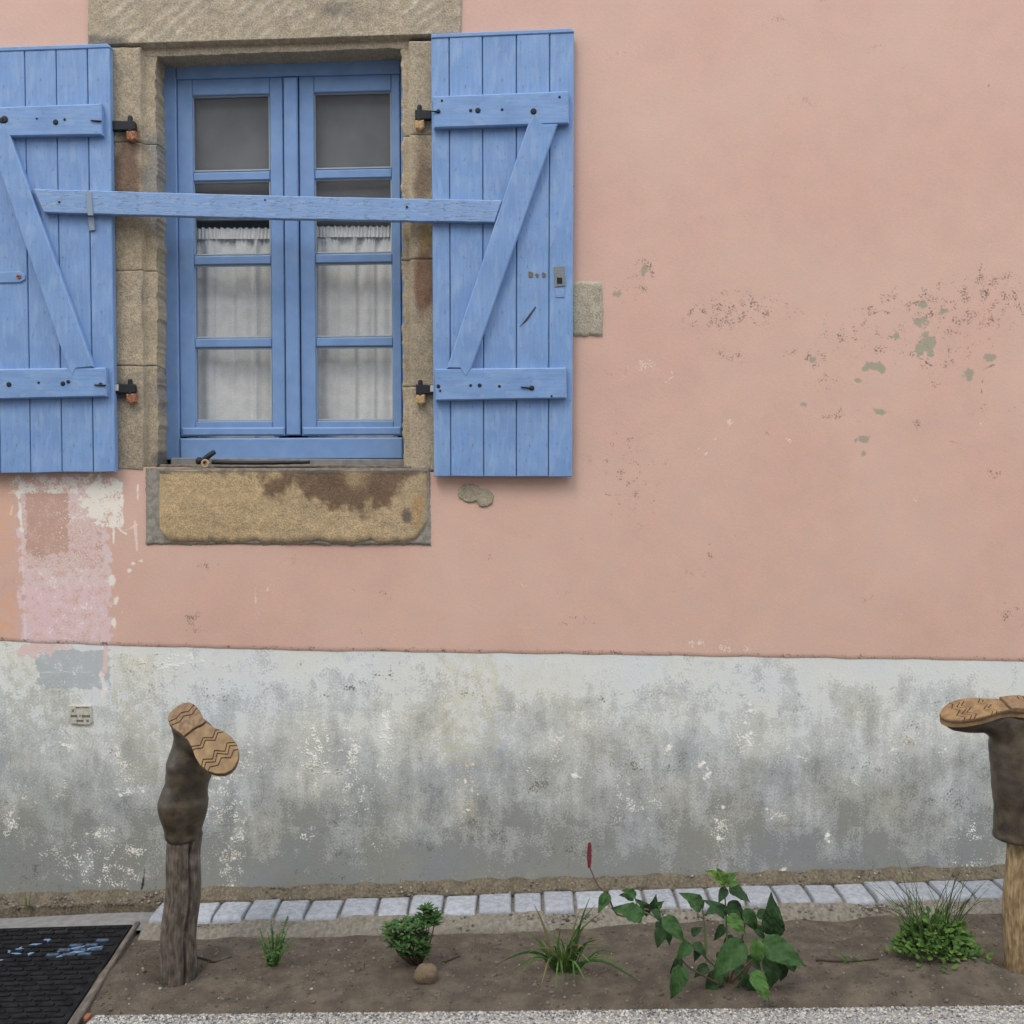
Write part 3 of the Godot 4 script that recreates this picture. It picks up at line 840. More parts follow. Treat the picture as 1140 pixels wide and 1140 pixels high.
func build_surround() -> void:
	var G := Color(.50, .42, .305)       # warm granite, texture mean about 0.68
	var zf := 0.004; var zr := -0.017; var zd := -0.17
	var px_of := func(p: Vector3) -> Vector2:
		var d := p - EYE
		var s := sin(deg_to_rad(TILT)); var c := cos(deg_to_rad(TILT))
		var w := -d.y * s - d.z * c
		return Vector2(570.0 + FOCAL * d.x / w, 570.0 - FOCAL * (d.y * c - d.z * s) / w)
	# lintel: front slab with tool marks, then a rebated lip and the soffit
	var bottom := func(px: float) -> float: return 52.0 - 9.5 * clampf((px - 157.0) / 296.0, -0.25, 1.25)
	var lint := sheet(230, 56, func(u: float, v: float) -> Vector3:
			var px := lerpf(97, 515, u) + 1.5 * lump.get_noise_2d(v * 60.0, u * 3.0) * (1.0 if u < 0.01 or u > 0.99 else 0.0)
			var py := lerpf(bottom.call(px), -70.0, v)
			var z := zf + 0.004
			if u <= 0.0 or u >= 1.0 or v <= 0.0: z = -0.02
			var p := at(px, py, 0.0)
			p.z = z + rough_z(p, 1.3)
			if z > 0: p.z += 0.0022 * maxf(0.0, sin((px * 0.75 + py * 0.9) * 0.42 + 2.5 * lump.get_noise_2d(px * 0.5, py * 0.5))) * clampf(0.4 + 1.6 * lump.get_noise_2d(px * 0.3 + 50, py * 0.3), 0, 1)
			return p,
		func(p: Vector3, u: float, v: float) -> Color:
			var q: Vector2 = px_of.call(p)
			var c := stone_col(p, G * 1.02, 1.0)
			var tool := sin((q.x * 0.75 + q.y * 0.9) * 0.42 + 2.5 * lump.get_noise_2d(q.x * 0.5, q.y * 0.5))
			c = c.lerp(Color(.76, .69, .56), clampf(tool * 1.6 - 0.5, 0, 1) * clampf(0.55 + 1.6 * lump.get_noise_2d(q.x * 0.3 + 50, q.y * 0.3), 0, 1) * 0.8)
			c = stain(p, c, Color(.19, .17, .15), 1.0 - Vector2((q.x - 118) / 28.0, (q.y - 46) / 9.0).length())
			return stain(p, c, Color(.30, .26, .21), 0.5 - Vector2((q.x - 375) / 60.0, (q.y - 14) / 20.0).length()))
	meta(put("lintel", lint, M.stone, house), "long granite lintel with slanting tool marks")
	var lip := sheet(150, 50, func(u: float, v: float) -> Vector3:
			# v: 0 at the back of the soffit, then forward, then up the lip
			var z := zr; var py := 0.0
			var pxl := lerpf(158, 456, u)
			var low := 62.5 - 8.5 * (pxl - 171.0) / 276.0
			var px := pxl
			var p: Vector3
			if v < 0.62:
				z = lerpf(zd, zr - 0.002, v / 0.62)
				p = at(px, low, zr); p.z = z
				p.y += 0.0
			else:
				py = lerpf(low - 0.4, bottom.call(px) - 1.5, (v - 0.62) / 0.38)
				p = at(px, py, zr); p.z = zr
			var r := rough_z(p, 1.0)
			p.z += r; p.y += 0.8 * r + 0.004 * lump.get_noise_2d(px * 1.2, 4.0)
			return p,
		func(p: Vector3, _u: float, _v: float) -> Color: return stone_col(p, G * 0.98, 4.0))
	put("lintel_rebate", lip, M.stone, house)
	# jambs: each stone of its own
	var left := [[53, 158, 1.0], [158.8, 301, .95], [301.5, 407, 1.03], [407.8, 523, .94]]
	for e in left:
		var tone: float = e[2]
		var m := sheet(64, maxi(12, int((e[1] - e[0]) * 0.75)), func(u: float, v: float) -> Vector3:
				var py := lerpf(e[1], e[0], v)
				if v <= 0.0 or v >= 1.0: py += 1.6 * lump.get_noise_2d(u * 60.0, e[1] if v <= 0.0 else e[0])
				var t := (py - 56.0) / 464.0
				var xo := 106.0; var xg := 157.0 + 2.5 * t + 1.6 * lump.get_noise_2d(py * 0.5, 21.0); var xi := 172.5 + 2.5 * t + 2.8 * lump.get_noise_2d(py * 0.6, 1.0) + 1.2 * fine.get_noise_2d(py * 1.5, 1.0)
				var p: Vector3
				if u < 0.5: p = at(lerpf(xo, xg, u / 0.5), py, 0.0); p.z = zf
				elif u < 0.56: p = at(xg + lerpf(0, 1.6, (u - 0.5) / 0.06), py, 0.0); p.z = lerpf(zf - 0.001, zr, (u - 0.5) / 0.06)
				elif u < 0.72: p = at(lerpf(xg + 1.8, xi, (u - 0.56) / 0.16), py, 0.0); p.z = zr
				else: p = at(xi, py, zr); p.z = lerpf(zr - 0.003, zd, (u - 0.72) / 0.28)
				var r := rough_z(p, 1.2)
				p.z += r; p.x += r
				if v <= 0.0 or v >= 1.0: p.z -= 0.0025
				return p,
			func(p: Vector3, _u: float, _v: float) -> Color:
				var q: Vector2 = px_of.call(p)
				var c := stone_col(p, G * tone, e[0])
				c = stain(p, c, Color(.215, .130, .085), 0.9 - Vector2((q.x - 142) / 18.0, (q.y - 195) / 52.0).length())
				c = stain(p, c, Color(.34, .325, .30), 1.0 - Vector2((q.x - 172) / 14.0, (q.y - 215) / 56.0).length())
				c = stain(p, c, Color(.16, .14, .125), 0.9 - Vector2((q.x - 136) / 16.0, (q.y - 432) / 22.0).length())
				c = stain(p, c, Color(.345, .30, .27), 1.1 - Vector2((q.x - 184) / 14.0, (q.y - 430) / 30.0).length())
				c = stain(p, c, Color(.19, .17, .155), 0.8 - Vector2((q.x - 178) / 16.0, (q.y - 512) / 14.0).length())
				c = stain(p, c, Color(.26, .235, .21), 0.5 - Vector2((q.x - 158) / 4.0, (q.y - 350) / 150.0).length())
				return c)
		put("jamb_stone", m, M.stone, house)
	var right := [[46, 150, 1.06], [150.6, 288, 1.0], [289, 430, .95], [430.7, 524, 1.0]]
	for e in right:
		var tone: float = e[2]
		var m := sheet(44, maxi(12, int((e[1] - e[0]) * 0.75)), func(u: float, v: float) -> Vector3:
				var py := lerpf(e[1], e[0], v)
				var t := (py - 56.0) / 464.0
				var xi := 446.5 + 3.0 * t + 2.6 * lump.get_noise_2d(py * 0.6, 7.0) + 1.0 * fine.get_noise_2d(py * 1.5, 9.0); var xg := 456.0 + 2.0 * t + 1.6 * lump.get_noise_2d(py * 0.5, 31.0); var xo := 506.0
				var p: Vector3
				if u < 0.28: p = at(xi, py, zr); p.z = lerpf(zd, zr - 0.003, u / 0.28)
				elif u < 0.42: p = at(lerpf(xi, xg - 1.5, (u - 0.28) / 0.14), py, 0.0); p.z = zr
				elif u < 0.48: p = at(lerpf(xg - 1.4, xg, (u - 0.42) / 0.06), py, 0.0); p.z = lerpf(zr, zf - 0.001, (u - 0.42) / 0.06)
				else: p = at(lerpf(xg + 0.2, xo, (u - 0.48) / 0.52), py, 0.0); p.z = zf
				var r := rough_z(p, 1.2)
				p.z += r; p.x += r
				if v <= 0.0 or v >= 1.0: p.z -= 0.0025
				return p,
			func(p: Vector3, _u: float, _v: float) -> Color:
				var q: Vector2 = px_of.call(p)
				var c := stone_col(p, G * tone, e[0] * 2.0)
				c = stain(p, c, Color(.24, .175, .12), 0.7 - Vector2((q.x - 470) / 14.0, (q.y - 185) / 45.0).length())
				c = stain(p, c, Color(.20, .105, .062), 0.95 - Vector2((q.x - 472) / 14.0, (q.y - 325) / 40.0).length())
				c = stain(p, c, Color(.52, .34, .14), 0.4 - Vector2((q.x - 474) / 10.0, (q.y - 262) / 22.0).length())
				return c)
		put("jamb_stone", m, M.stone, house)
	for e in [[108, 158, 300], [456, 505, 300]]:
		put("joint_mortar", board([e[0] + 2, 54, e[1] - 2, 54, e[1] - 2, 520, e[0] + 2, 520], -0.03, -0.006, 0.001), M.mortar, house)
	# sill: mortar bed and the stone
	var bed := sheet(110, 34, func(u: float, v: float) -> Vector3:
			var px := lerpf(160.5, 481.0, u); var py := lerpf(608.0, 521.0, v)
			if u <= 0.0 or u >= 1.0: px += 2.5 * lump.get_noise_2d(py * 3.0, 1.0)
			if v <= 0.0: py += 5.0 * lump.get_noise_2d(px * 0.9, 2.0) + 2.0 * fine.get_noise_2d(px * 2.0, 2.0)
			var p := at(px, py, 0.0)
			p.z = (0.0055 if u > 0 and u < 1 and v > 0 else -0.006) + rough_z(p, 1.2)
			return p)
	put("mortar_bed", bed, M.mortar, house)
	var sl := sheet(150, 74, func(u: float, v: float) -> Vector3:
			var px := lerpf(177.0, 477.0, u)
			var p: Vector3
			if v < 0.6:
				# the front face: corners rounded below, lower edge uneven
				var drop := 605.0 + 2.5 * lump.get_noise_2d(px * 1.1, 3.0) - 16.0 * pow(clampf((194.0 - px) / 16.0, 0, 1), 2.0) - 24.0 * pow(clampf((px - 450.0) / 24.0, 0, 1), 2.2) + 3.0 * lump.get_noise_2d(px * 0.35, 8.0)
				var py := lerpf(drop, 524.5, v / 0.6)
				var side := 4.0 * sin(clampf(v / 0.6, 0, 1) * PI) * 0.3
				px += -side if u <= 0.0 else 0.0
				p = at(px, py, 0.0)
				var b := minf(minf(u, 1.0 - u) * 30.0, v / 0.6 * 10.0)
				p.z = 0.016 - 0.012 * pow(1.0 - clampf(b, 0, 1), 2.0)
				if v <= 0.0 or u <= 0.0 or u >= 1.0: p.z = 0.0
			else:
				var t := (v - 0.6) / 0.4
				p = at(px, 524.5, 0.0)
				p.z = lerpf(0.010, -0.20, t); p.y += 0.003 + 0.036 * t
			var r := rough_z(p, 1.5)
			p.z += r; p.y += r if v > 0.6 else 0.0
			return p,
		func(p: Vector3, _u: float, v: float) -> Color:
			var q: Vector2 = px_of.call(p)
			var c := stone_col(p, Color(.53, .41, .255), 9.0)
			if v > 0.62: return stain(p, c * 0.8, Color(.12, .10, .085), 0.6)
			var line := 522.0 + 44.0 * clampf((q.x - 240.0) / 130.0, 0, 1) * clampf((474.0 - q.x) / 50.0, 0, 1) + 18.0 * lump.get_noise_2d(q.x * 0.7, q.y * 0.7) + 9.0 * lump.get_noise_2d(q.x * 3.0, q.y * 3.0 + 14.0)
			c = stain(p, c, Color(.150, .088, .055), clampf((line - q.y) / 34.0, -1.5, 0.42))
			c = stain(p, c, Color(.14, .11, .10), 0.8 - Vector2((q.x - 453) / 9.0, (q.y - 575) / 12.0).length())
			c = stain(p, c, Color(.50, .29, .09), 0.5 - Vector2((q.x - 465) / 14.0, (q.y - 572) / 34.0).length())
			c = stain(p, c, Color(.09, .075, .06), 0.9 - absf(q.y - 525.0) / 2.5)
			return c)
	meta(put("sill_stone", sl, M.stone, house), "ochre granite window sill with a dark brown stain")
	put("sill_ledge", board([190, 509.5, 452, 511.5, 452, 519, 190, 518], -0.14, -0.07, 0.003), M.cement, house)
	put("sill_ledge", board([178, 517.0, 300, 517.6, 380, 517.2, 470, 519, 472, 524.5, 176, 523.5], -0.07, -0.002, 0.003), M.dark_stone, house)
	# bare masonry where the render has gone
	var bare := func(called: String, cx: float, cy: float, rx: float, ry: float, square: bool, mat: Material, c: Color) -> void:
		var m := sheet(40, 10, func(u: float, v: float) -> Vector3:
				var t := u * TAU; var r := 1.0 - v * 0.985
				var d := Vector2(cos(t), -sin(t))
				if square: d = d / maxf(absf(d.x), absf(d.y)) * (1.0 - 0.04 * absf(sin(2 * t)))
				var k := 1.0 + (0.05 if square else 0.18) * lump.get_noise_2d(cos(t) * 60.0 + cx, sin(t) * 60.0)
				var p := at(cx + d.x * rx * r * k, cy + d.y * ry * r * k, 0.0)
				p.z = (0.006 + rough_z(p, 2.0)) if v > 0.05 else -0.006
				return p,
			func(p: Vector3, _u: float, _v: float) -> Color: return stone_col(p, c, cx))
		put(called, m, mat, house)
	bare.call("mortar_patch", 650.0, 344.0, 23.0, 33.0, true, M.stone, Color(.50, .455, .36))
	bare.call("exposed_stone", 523.0, 549.0, 14.0, 11.0, false, M.stone, Color(.50, .43, .32))
	bare.call("exposed_stone", 539.0, 554.0, 11.0, 11.0, false, M.stone, Color(.46, .40, .30))

func build_footing() -> void:
	var m := sheet(700, 20, func(u: float, v: float) -> Vector3:
			var x := -2.8 + 5.6 * u
			var w := 0.044 + 0.010 * lump.get_noise_2d(x * 14.0, 3.0)
			var z := w * (1.0 - v)
			var h := 0.046 + 0.036 * pow(v, 0.9) + 0.008 * lump.get_noise_2d(x * 45.0, z * 90.0) + 0.004 * fine.get_noise_2d(x * 110.0, z * 110.0)
			h += 0.010 * fine.get_noise_2d(x * 70.0, z * 70.0 + 30.0)
			if v <= 0.0: h = -0.03; z += 0.002
			if v >= 1.0: h += 0.004; z = -0.008
			return Vector3(x, gy(x) + h, z))
	meta(put("footing", m, M.footing, house), "crumbling ochre mortar footing along the base of the wall")

# ------------------------------------------------------------------ window
func build_window() -> void:
	var zw := -0.135
	var w := base("window", at(318, 510, zw), house)
	meta(w, "blue two-leaf casement window with small panes in the stone surround")
	var add := func(called: String, pts: Array, z0: float, z1: float, mat: Material, bev := 0.003) -> void:
		put(called, board(pts, zw + z0, zw + z1, bev), mat, w)
	# straight line helpers: the window leans a little
	var X := func(x: float, y: float) -> float: return x + 4.5 * (y - 78.0) / 430.0 * (1.0 - 0.35 * (x - 188.0) / 258.0)
	var Y := func(x: float, y: float) -> float: return y + lerpf(-1.0, 0.0, clampf((y - 78.0) / 400.0, 0, 1)) * 6.0 * (x - 188.0) / 258.0 - 2.0 * (x - 188.0) / 258.0 * 0.5
	var Q := func(x0: float, y0: float, x1: float, y1: float) -> Array:
		return [X.call(x0, y0), Y.call(x0, y0), X.call(x1, y0), Y.call(x1, y0), X.call(x1, y1), Y.call(x1, y1), X.call(x0, y1), Y.call(x0, y1)]
	var B: Material = M.blue_window
	add.call("frame_stile", Q.call(180, 70, 195.5, 512), -0.05, 0.012, B)
	add.call("frame_stile", Q.call(445.8, 70, 458, 512), -0.05, 0.012, B)
	add.call("frame_head", Q.call(196, 66, 445.4, 88), -0.05, 0.014, B)
	add.call("frame_bottom", Q.call(196, 488, 445.4, 512), -0.05, 0.020, B, 0.005)
	var panes := [[108, 192], [203, 285], [296, 377], [388, 469]]
	for side in 2:
		var a := 196.8 if side == 0 else 332.2
		var b := 314.5 if side == 0 else 444.8
		var l := 213.5 if side == 0 else 349.0
		var r := 300.0 if side == 0 else 435.5
		add.call("casement_stile", Q.call(a, 89, l, 486), -0.04, 0.002, B)
		add.call("casement_stile", Q.call(r, 89, b, 486), -0.04, 0.0025, B)
		add.call("casement_rail", Q.call(l + .2, 89, r - .2, 107), -0.04, 0.001, B)
		add.call("casement_rail", Q.call(l + .2, 469.5, r - .2, 478), -0.04, 0.001, B)
		add.call("weather_bar", Q.call(a + 1, 476, b - 1, 485.5), 0.0032, 0.016, B, 0.006)
		for k in 3:
			add.call("muntin", Q.call(l + .2, panes[k][1] + 0.6, r - .2, panes[k + 1][0] - 0.6), -0.03, -0.002, B, 0.004)
		for k in 4:
			var p: Array = panes[k]
			var gl := MeshInstance3D.new()
			add.call("pane", Q.call(l - .5, p[0] - .8, r + .5, p[1] + .8), -0.022, -0.018, M.glass, 0.0005)
			# putty bead round each pane
			var t := 1.6
			add.call("putty", Q.call(l, p[0], l + t, p[1]), -0.018, -0.0105, M.putty, 0.001)
			add.call("putty", Q.call(r - t, p[0], r, p[1]), -0.018, -0.0105, M.putty, 0.001)
			add.call("putty", Q.call(l + t + .1, p[0], r - t - .1, p[0] + t), -0.018, -0.0105, M.putty, 0.001)
			add.call("putty", Q.call(l + t + .1, p[1] - t, r - t - .1, p[1]), -0.018, -0.0105, M.putty, 0.001)
			gl.free()
	add.call("cover_strip", Q.call(315.2, 89, 330.6, 485), 0.003, 0.016, B, 0.004)
	# what hangs behind the panes
	var zb := zw - 0.055
	var bl := thing("roller_blind", at(318, 250, zb), "plain grey blind drawn across the top panes of the window", "blind")
	var bm := sheet(40, 30, func(u: float, v: float) -> Vector3:
			var p := at(lerpf(200, 446, u), lerpf(245.0, 84, v), zb)
			p.z += 0.004 * lump.get_noise_2d(u * 60.0, v * 10.0)
			return p)
	put("blind_cloth", bm, M.blind, bl)
	put("hem_bar", tube([at(200, 245, zb), at(446, 243.5, zb)], [0.004, 0.004], 8), M.blind, bl)
	for side in 2:
		var a := 207.0 if side == 0 else 343.0
		var b := 312.0 if side == 0 else 444.0
		var y0 := 255.0 if side == 0 else 253.0
		var zc := zw - 0.085
		var cu := thing("curtain", at((a + b) / 2, 485, zc), ["white cafe curtain behind the left leaf of the blue window", "white cafe curtain behind the right leaf of the blue window"][side], "curtain", "short curtains in the window")
		var cm := sheet(120, 60, func(u: float, v: float) -> Vector3:
				var px := lerpf(a, b, u) + 1.2 * sin(u * 30.0)
				var py := lerpf(488.0, y0 + 0.7 * sin(u * 70.0 + side), v)
				var p := at(px, py, zc)
				var soft := 0.45 + 0.55 * v
				p.z += soft * (0.007 * sin(u * 26.0 + 1.6 * sin(u * 9.0 + side) + side * 2.0) + 0.0035 * sin(u * 61.0 + side)) + 0.004 * lump.get_noise_2d(u * 50.0, v * 25.0)
				if v > 0.93: p.z += 0.003 * sin(u * 190.0)
				return p)
		put("curtain_cloth", cm, M.curtain, cu)
		# the gathered heading and the doubled hem band under it
		var hd := sheet(160, 8, func(u: float, v: float) -> Vector3:
				var px := lerpf(a, b, u); var py := lerpf(y0 + 11.0, y0 - 1.0 + 1.0 * sin(u * 95.0 + 2.0 * side), v)
				var p := at(px, py, zc + 0.010)
				p.z += 0.0035 * sin(u * 150.0 + 3.0 * lump.get_noise_1d(u * 100.0))
				return p)
		put("heading", hd, M.curtain, cu)
		put("rod", tube([at(a - 4, y0 + 5, zc - 0.012), at(b + 3, y0 + 5, zc - 0.012)], [0.004, 0.004], 8), M.putty, cu)

# ------------------------------------------------------------------ shutters
func build_shutters() -> void:
	var z0 := 0.014; var z1 := 0.044
	# left [outline top-left, top-right, bottom-right, bottom-left], joints as top and bottom x
	var specs := [
		{"c": [-36, 53.5, 122, 48, 128, 525, -33, 527.5], "j": [[-8, 0.5], [27, 34], [62, 69], [97, 104]], "s": "left shutter, open against the pink wall, reaching out of view"},
		{"c": [480, 37.5, 639, 31, 637, 531, 483, 530], "j": [[500, 502], [537, 538.5], [575, 575], [612, 610.5]], "s": "right shutter, open flat against the pink wall"}]
	for side in 2:
		var d: Dictionary = specs[side]
		var c: Array = d.c
		var sh := base("shutter", at((c[4] + c[6]) / 2.0, c[7], z0), house)
		meta(sh, "blue ledged and braced plank shutter, the " + d.s)
		var xs := [[c[0], c[6]]]
		xs.append_array(d.j)
		xs.append([c[2], c[4]])
		var yt := func(x: float) -> float: return lerpf(c[1], c[3], (x - c[0]) / (c[2] - c[0]))
		var yb := func(x: float) -> float: return lerpf(c[7], c[5], (x - c[6]) / (c[4] - c[6]))
		for k in 5:
			var l: Array = xs[k]; var r: Array = xs[k + 1]
			var g0 := 0.45 if k > 0 else 0.0; var g1 := 0.45 if k < 4 else 0.0
			var dz := rng.randf_range(-0.0012, 0.0012)
			var pts := [l[0] + g0, yt.call(l[0]) + 5.2, r[0] - g1, yt.call(r[0]) + 5.2, r[1] - g1, yb.call(r[1]) + rng.randf_range(-0.5, 0.5), l[1] + g0, yb.call(l[1]) + rng.randf_range(-0.5, 0.5)]
			put("plank", board(pts, z0, z1 + dz, 0.0025), M.blue_up, sh)
		put("top_rail", board([c[0], c[1], c[2] - 3, c[3] + 0.2, c[2] + 0.5, c[3] + 3, c[2] + 0.3, c[3] + 5, c[0], c[1] + 5], z0 - 0.002, z1 + 0.003, 0.003), M.blue_flat, sh)
		put("tongue_panel", board([c[0] + 4, c[1] + 8, c[2] - 4, c[3] + 8, c[4] - 4, c[5] - 6, c[6] + 4, c[7] - 6], z0 - 0.006, z1 - 0.016, 0.001), M.blue_up, sh)
		var zt := z1 + 0.026
		var bat: Array = [[[-30, 120, 112.5, 115, 113.5, 150, -30, 152.5], [-30, 411, 117.5, 409, 118.5, 441.5, -30, 445]], [[481.5, 107, 633, 101, 633.5, 137.5, 483, 142.5], [484, 410.5, 630.5, 409, 631, 443.5, 485, 446]]][side]
		for b in bat:
			put("batten", board(b, z1 + 0.0015, zt, 0.0045), M.blue_flat, sh)
		var br: Array = [[-14, 151.5, 5, 137, 11, 151, 104, 408.5, 84.5, 410.5, 80.5, 419.5, 75.5, 410.5], [587.5, 139.2, 596, 125, 604, 138.2, 621, 137.8, 525, 409.5, 518.5, 420.5, 512, 410, 497.5, 410]][side]
		put("brace", board(br, z1 + 0.0015, zt + 0.002, 0.004), M.blue_up, sh)
		# nail heads, bolts and hooks: [x, y, radius px, material]
		var nails: Array = [[[46 - 5, 132, 1.1], [62, 136, 3.0], [72, 133, 1.4], [5, 133, 4.0], [2, 134, 3.0], [10, 428, 2.8], [43, 426, 1.4], [70, 427, 2.6], [76, 425, 2.0], [112, 428, 2.2]],
			[[488, 124, 2.4], [524, 123, 1.8], [532, 123, 3.0], [559, 122, 1.5], [594, 124, 3.4], [492, 112, 1.3], [623, 108, 1.3], [488, 430, 2.2], [524, 429, 1.6], [534, 429, 2.2], [556, 430, 1.6], [592, 432, 3.0], [614, 441, 1.2], [490, 435, 1.2]]][side]
		for e in nails:
			var p := at(e[0], e[1], zt)
			var r: float = e[2] * 3.3e-3
			put("bolt_head", tube([p - Vector3(0, 0, 0.006), p + Vector3(0, 0, 0.0015), p + Vector3(0, 0, 0.003)], [r, r, r * 0.6], 10), M.iron, sh)
		var strap: Array = [[[113, 135, 101, 134], [118, 429, 105, 428.5]], [[490, 124, 480, 124], [592, 432, 580, 431]]][side]
		for e in strap:
			put("hook", tube([at(e[0], e[1], zt + 0.003), at(e[2], e[3], zt + 0.004)], [0.003, 0.0025], 6), M.iron, sh)
		if side == 0:
			put("bolt_plate", board([-30, 304, 22, 302, 28, 306, 28, 311, 22, 314.5, -30, 315.5], z1, z1 + 0.006, 0.002), M.blue_flat, sh)
			var p := at(21, 308, z1 + 0.006)
			put("bolt_head", tube([p - Vector3(0, 0, 0.004), p + Vector3(0, 0, 0.003)], [0.010, 0.008], 12), M.rust, sh)
			put("bolt_head", tube([p, p + Vector3(0, 0, 0.005)], [0.004, 0.003], 8), M.iron, sh)
			# staple that carries the bar
			put("staple", board([95.5, 213, 98, 211.5, 101.5, 213, 103.5, 240, 97.5, 240], z1 + 0.027, z1 + 0.031, 0.0015), M.old_zinc, sh)
			put("staple_tail", board([97.5, 241, 104.5, 241, 105.5, 256, 99.5, 257], z1, z1 + 0.010, 0.0015), M.old_zinc, sh)
		else:
			var hasp := [[616.5, 297, 628, 296, 629.5, 318, 617.5, 319.5], [618, 320.5, 628, 320, 628, 331, 618.5, 331]]
			put("lock_plate", board(hasp[0], z1, z1 + 0.003, 0.001), M.pebble_zinc, sh)
			put("lock_plate", board(hasp[1], z1, z1 + 0.0015, 0.0005), M.blue_flat, sh)
			put("keyhole", board([620, 309, 626, 309, 626, 316, 620, 316], z1 + 0.003, z1 + 0.0036, 0.0002), M.hole, sh)
			for e in [[588, 302, 594, 309], [596, 304, 600, 309], [603, 303, 608, 309]]:
				put("scuff", board([e[0], e[1] + 1, e[0] + 2, e[1], e[2], e[1] + 2, e[2] - 1, e[3], e[0] + 1, e[3]], z1, z1 + 0.0022, 0.0003), M.plank_grey, sh)
			put("scratch", board([578, 364, 580, 362, 596, 341, 597, 342, 587, 357], z1, z1 + 0.0022, 0.0003), M.dirtline, sh)
	# hinges
	for e in [[123, 150, 140, 1, 0], [127, 150, 433, 1, 0], [480.5, 462, 128, -1, 1], [484, 463, 434, -1, 1]]:
		var hn := base("hinge", at(e[1], e[2], 0.0), house)
		var a: float = minf(e[0], e[1]); var b: float = maxf(e[0], e[1])
		var y: float = e[2]
		put("strap", board([a, y - 6, b - 1, y - 5.5, b, y - 3, b, y + 3, b - 1, y + 4.5, a, y + 5], 0.006, 0.028, 0.003), M.iron, hn)
		var x: float = e[1] - 5.0 * e[3] if e[4] == 0 else e[1] + 5.0
		put("pin", tube([at(x, y + 9, 0.02), at(x, y - 9, 0.02), at(x, y - 11, 0.02)], [0.009, 0.009, 0.006], 10), M.iron, hn)
		put("pintle", board([x - 5, y + 5.5, x + 5, y + 5, x + 5.5, y + 14, x + 1, y + 17, x - 4.5, y + 14.5], 0.002, 0.03, 0.005), M.rust if e[4] == 0 else M.brass, hn)
		if e[2] > 300: put("washer", board([a if e[4] == 0 else b - 5, y - 5, a + 4.5 if e[4] == 0 else b - 0.5, y - 5, a + 4.5 if e[4] == 0 else b - 0.5, y + 2, a if e[4] == 0 else b - 5, y + 2], 0.027, 0.034, 0.001), M.steel, hn)
	# the loose bar across both shutters
	var bar := thing("shutter_bar", at(300, 240, 0.05), "weathered blue wooden bar laid across both shutters and the window", "bar")
	var st := start()
	var n := 40
	for s in 1:
		var pts := PackedVector2Array()
		for k in n + 1:
			var t := float(k) / n
			var px := lerpf(36.5, 559.0, t)
			pts.append(at2(px, lerpf(210.0, 222.5, t) + 0.55 * lump.get_noise_1d(px * 1.7) + 1.2 * sin(t * 3.0), 0.07))
		for k in n + 1:
			var t := 1.0 - float(k) / n
			var px := lerpf(48.5, 550.5, t)
			pts.append(at2(px, lerpf(236.5, 247.5, t) + 0.6 * lump.get_noise_1d(px * 1.3 + 90.0) + 1.2 * sin(t * 3.0), 0.07))
		prism(st, pts, 0.047, 0.070, 0.003)
	put("timber", done(st), M.blue_bar, bar)
	for e in [[66, 225, 1.4], [295, 222.5, 1.2], [453, 230.5, 1.7]]:
		var p := at(e[0], e[1], 0.0705)
		put("nail_head", tube([p - Vector3(0, 0, 0.003), p + Vector3(0, 0, 0.0012)], [e[2] * .0033, e[2] * .0028], 8), M.iron, bar)

# ------------------------------------------------------------------ small things on the wall
func build_fittings() -> void:
	var stay := thing("shutter_stay", at(232, 520, -0.06), "black iron stay with a ringed end lying on the window sill", "stay")
	var zs := -0.035
	put("rod", tube(curve([at(236, 514.5, zs), at(280, 515.5, zs), at(345, 514.5, zs)], 14), taper(.008, .006, 14), 8, func(t: float, k: float) -> float: return 1.0 + 0.15 * sin(k * 40.0 + t)), M.iron, stay)
	var kn := at(222, 513.5, zs)
	put("knob", tube([kn - Vector3(.012, 0, 0), kn - Vector3(.006, 0, 0), kn + Vector3(.006, 0, 0), kn + Vector3(.012, 0, 0)], [.008, .015, .015, .008], 12), M.iron, stay)
	put("hook", tube(curve([at(225, 514, zs + .01), at(233, 507, zs + .01), at(239, 503, zs)], 8), taper(.012, .009, 8), 8), M.iron, stay)
	var ring := []
	for k in 17:
		var t := TAU * k / 16.0
		ring.append(at(228.5, 516.0, zs + .03) + Vector3(cos(t), sin(t), 0) * .012)
	put("ring", tube(ring, taper(.0042, .0042, 17), 8), M.brass, stay)
	var sliver := thing("wood_sliver", at(300, 521, -0.02), "thin pale sliver of wood lying along the sill edge", "sliver")
	put("strip", board([240, 518.6, 352, 518.2, 353, 520.0, 240, 520.2], -0.02, 0.002, 0.001), M.plank_grey, sliver)
	var pl := thing("wall_plate", at(88, 806, 0.0), "small worn cream plate with illegible dark lettering on the grey plinth", "plate")
	put("plate", board([76, 785.5, 101, 786, 102.5, 804, 99, 807, 79, 806, 75.5, 802], -0.006, 0.004, 0.0008), M.enamel, pl)
	for e in [[80, 789.5, 82.5, 793], [78.5, 795.5, 86, 798.8], [91, 795.8, 100.5, 799], [85, 801, 93, 804], [96, 801, 99, 804.2], [84, 787, 99, 788.6], [80, 805, 86, 806], [88, 796, 90, 798]]:
		var mid: float = (e[0] + e[2]) / 2
		put("lettering", board([e[0], e[1], mid, e[1] + .5, e[2], e[1], e[2] - .4, e[3], mid, e[3] - .6, e[0] + .3, e[3]], 0.0035, 0.0047, 0.0001), M.ink, pl)

# ------------------------------------------------------------------ ground
var kl: Vector3
var kr: Vector3
func kerb_z(x: float) -> float:
	return lerpf(kl.z, kr.z, (x - kl.x) / (kr.x - kl.x))

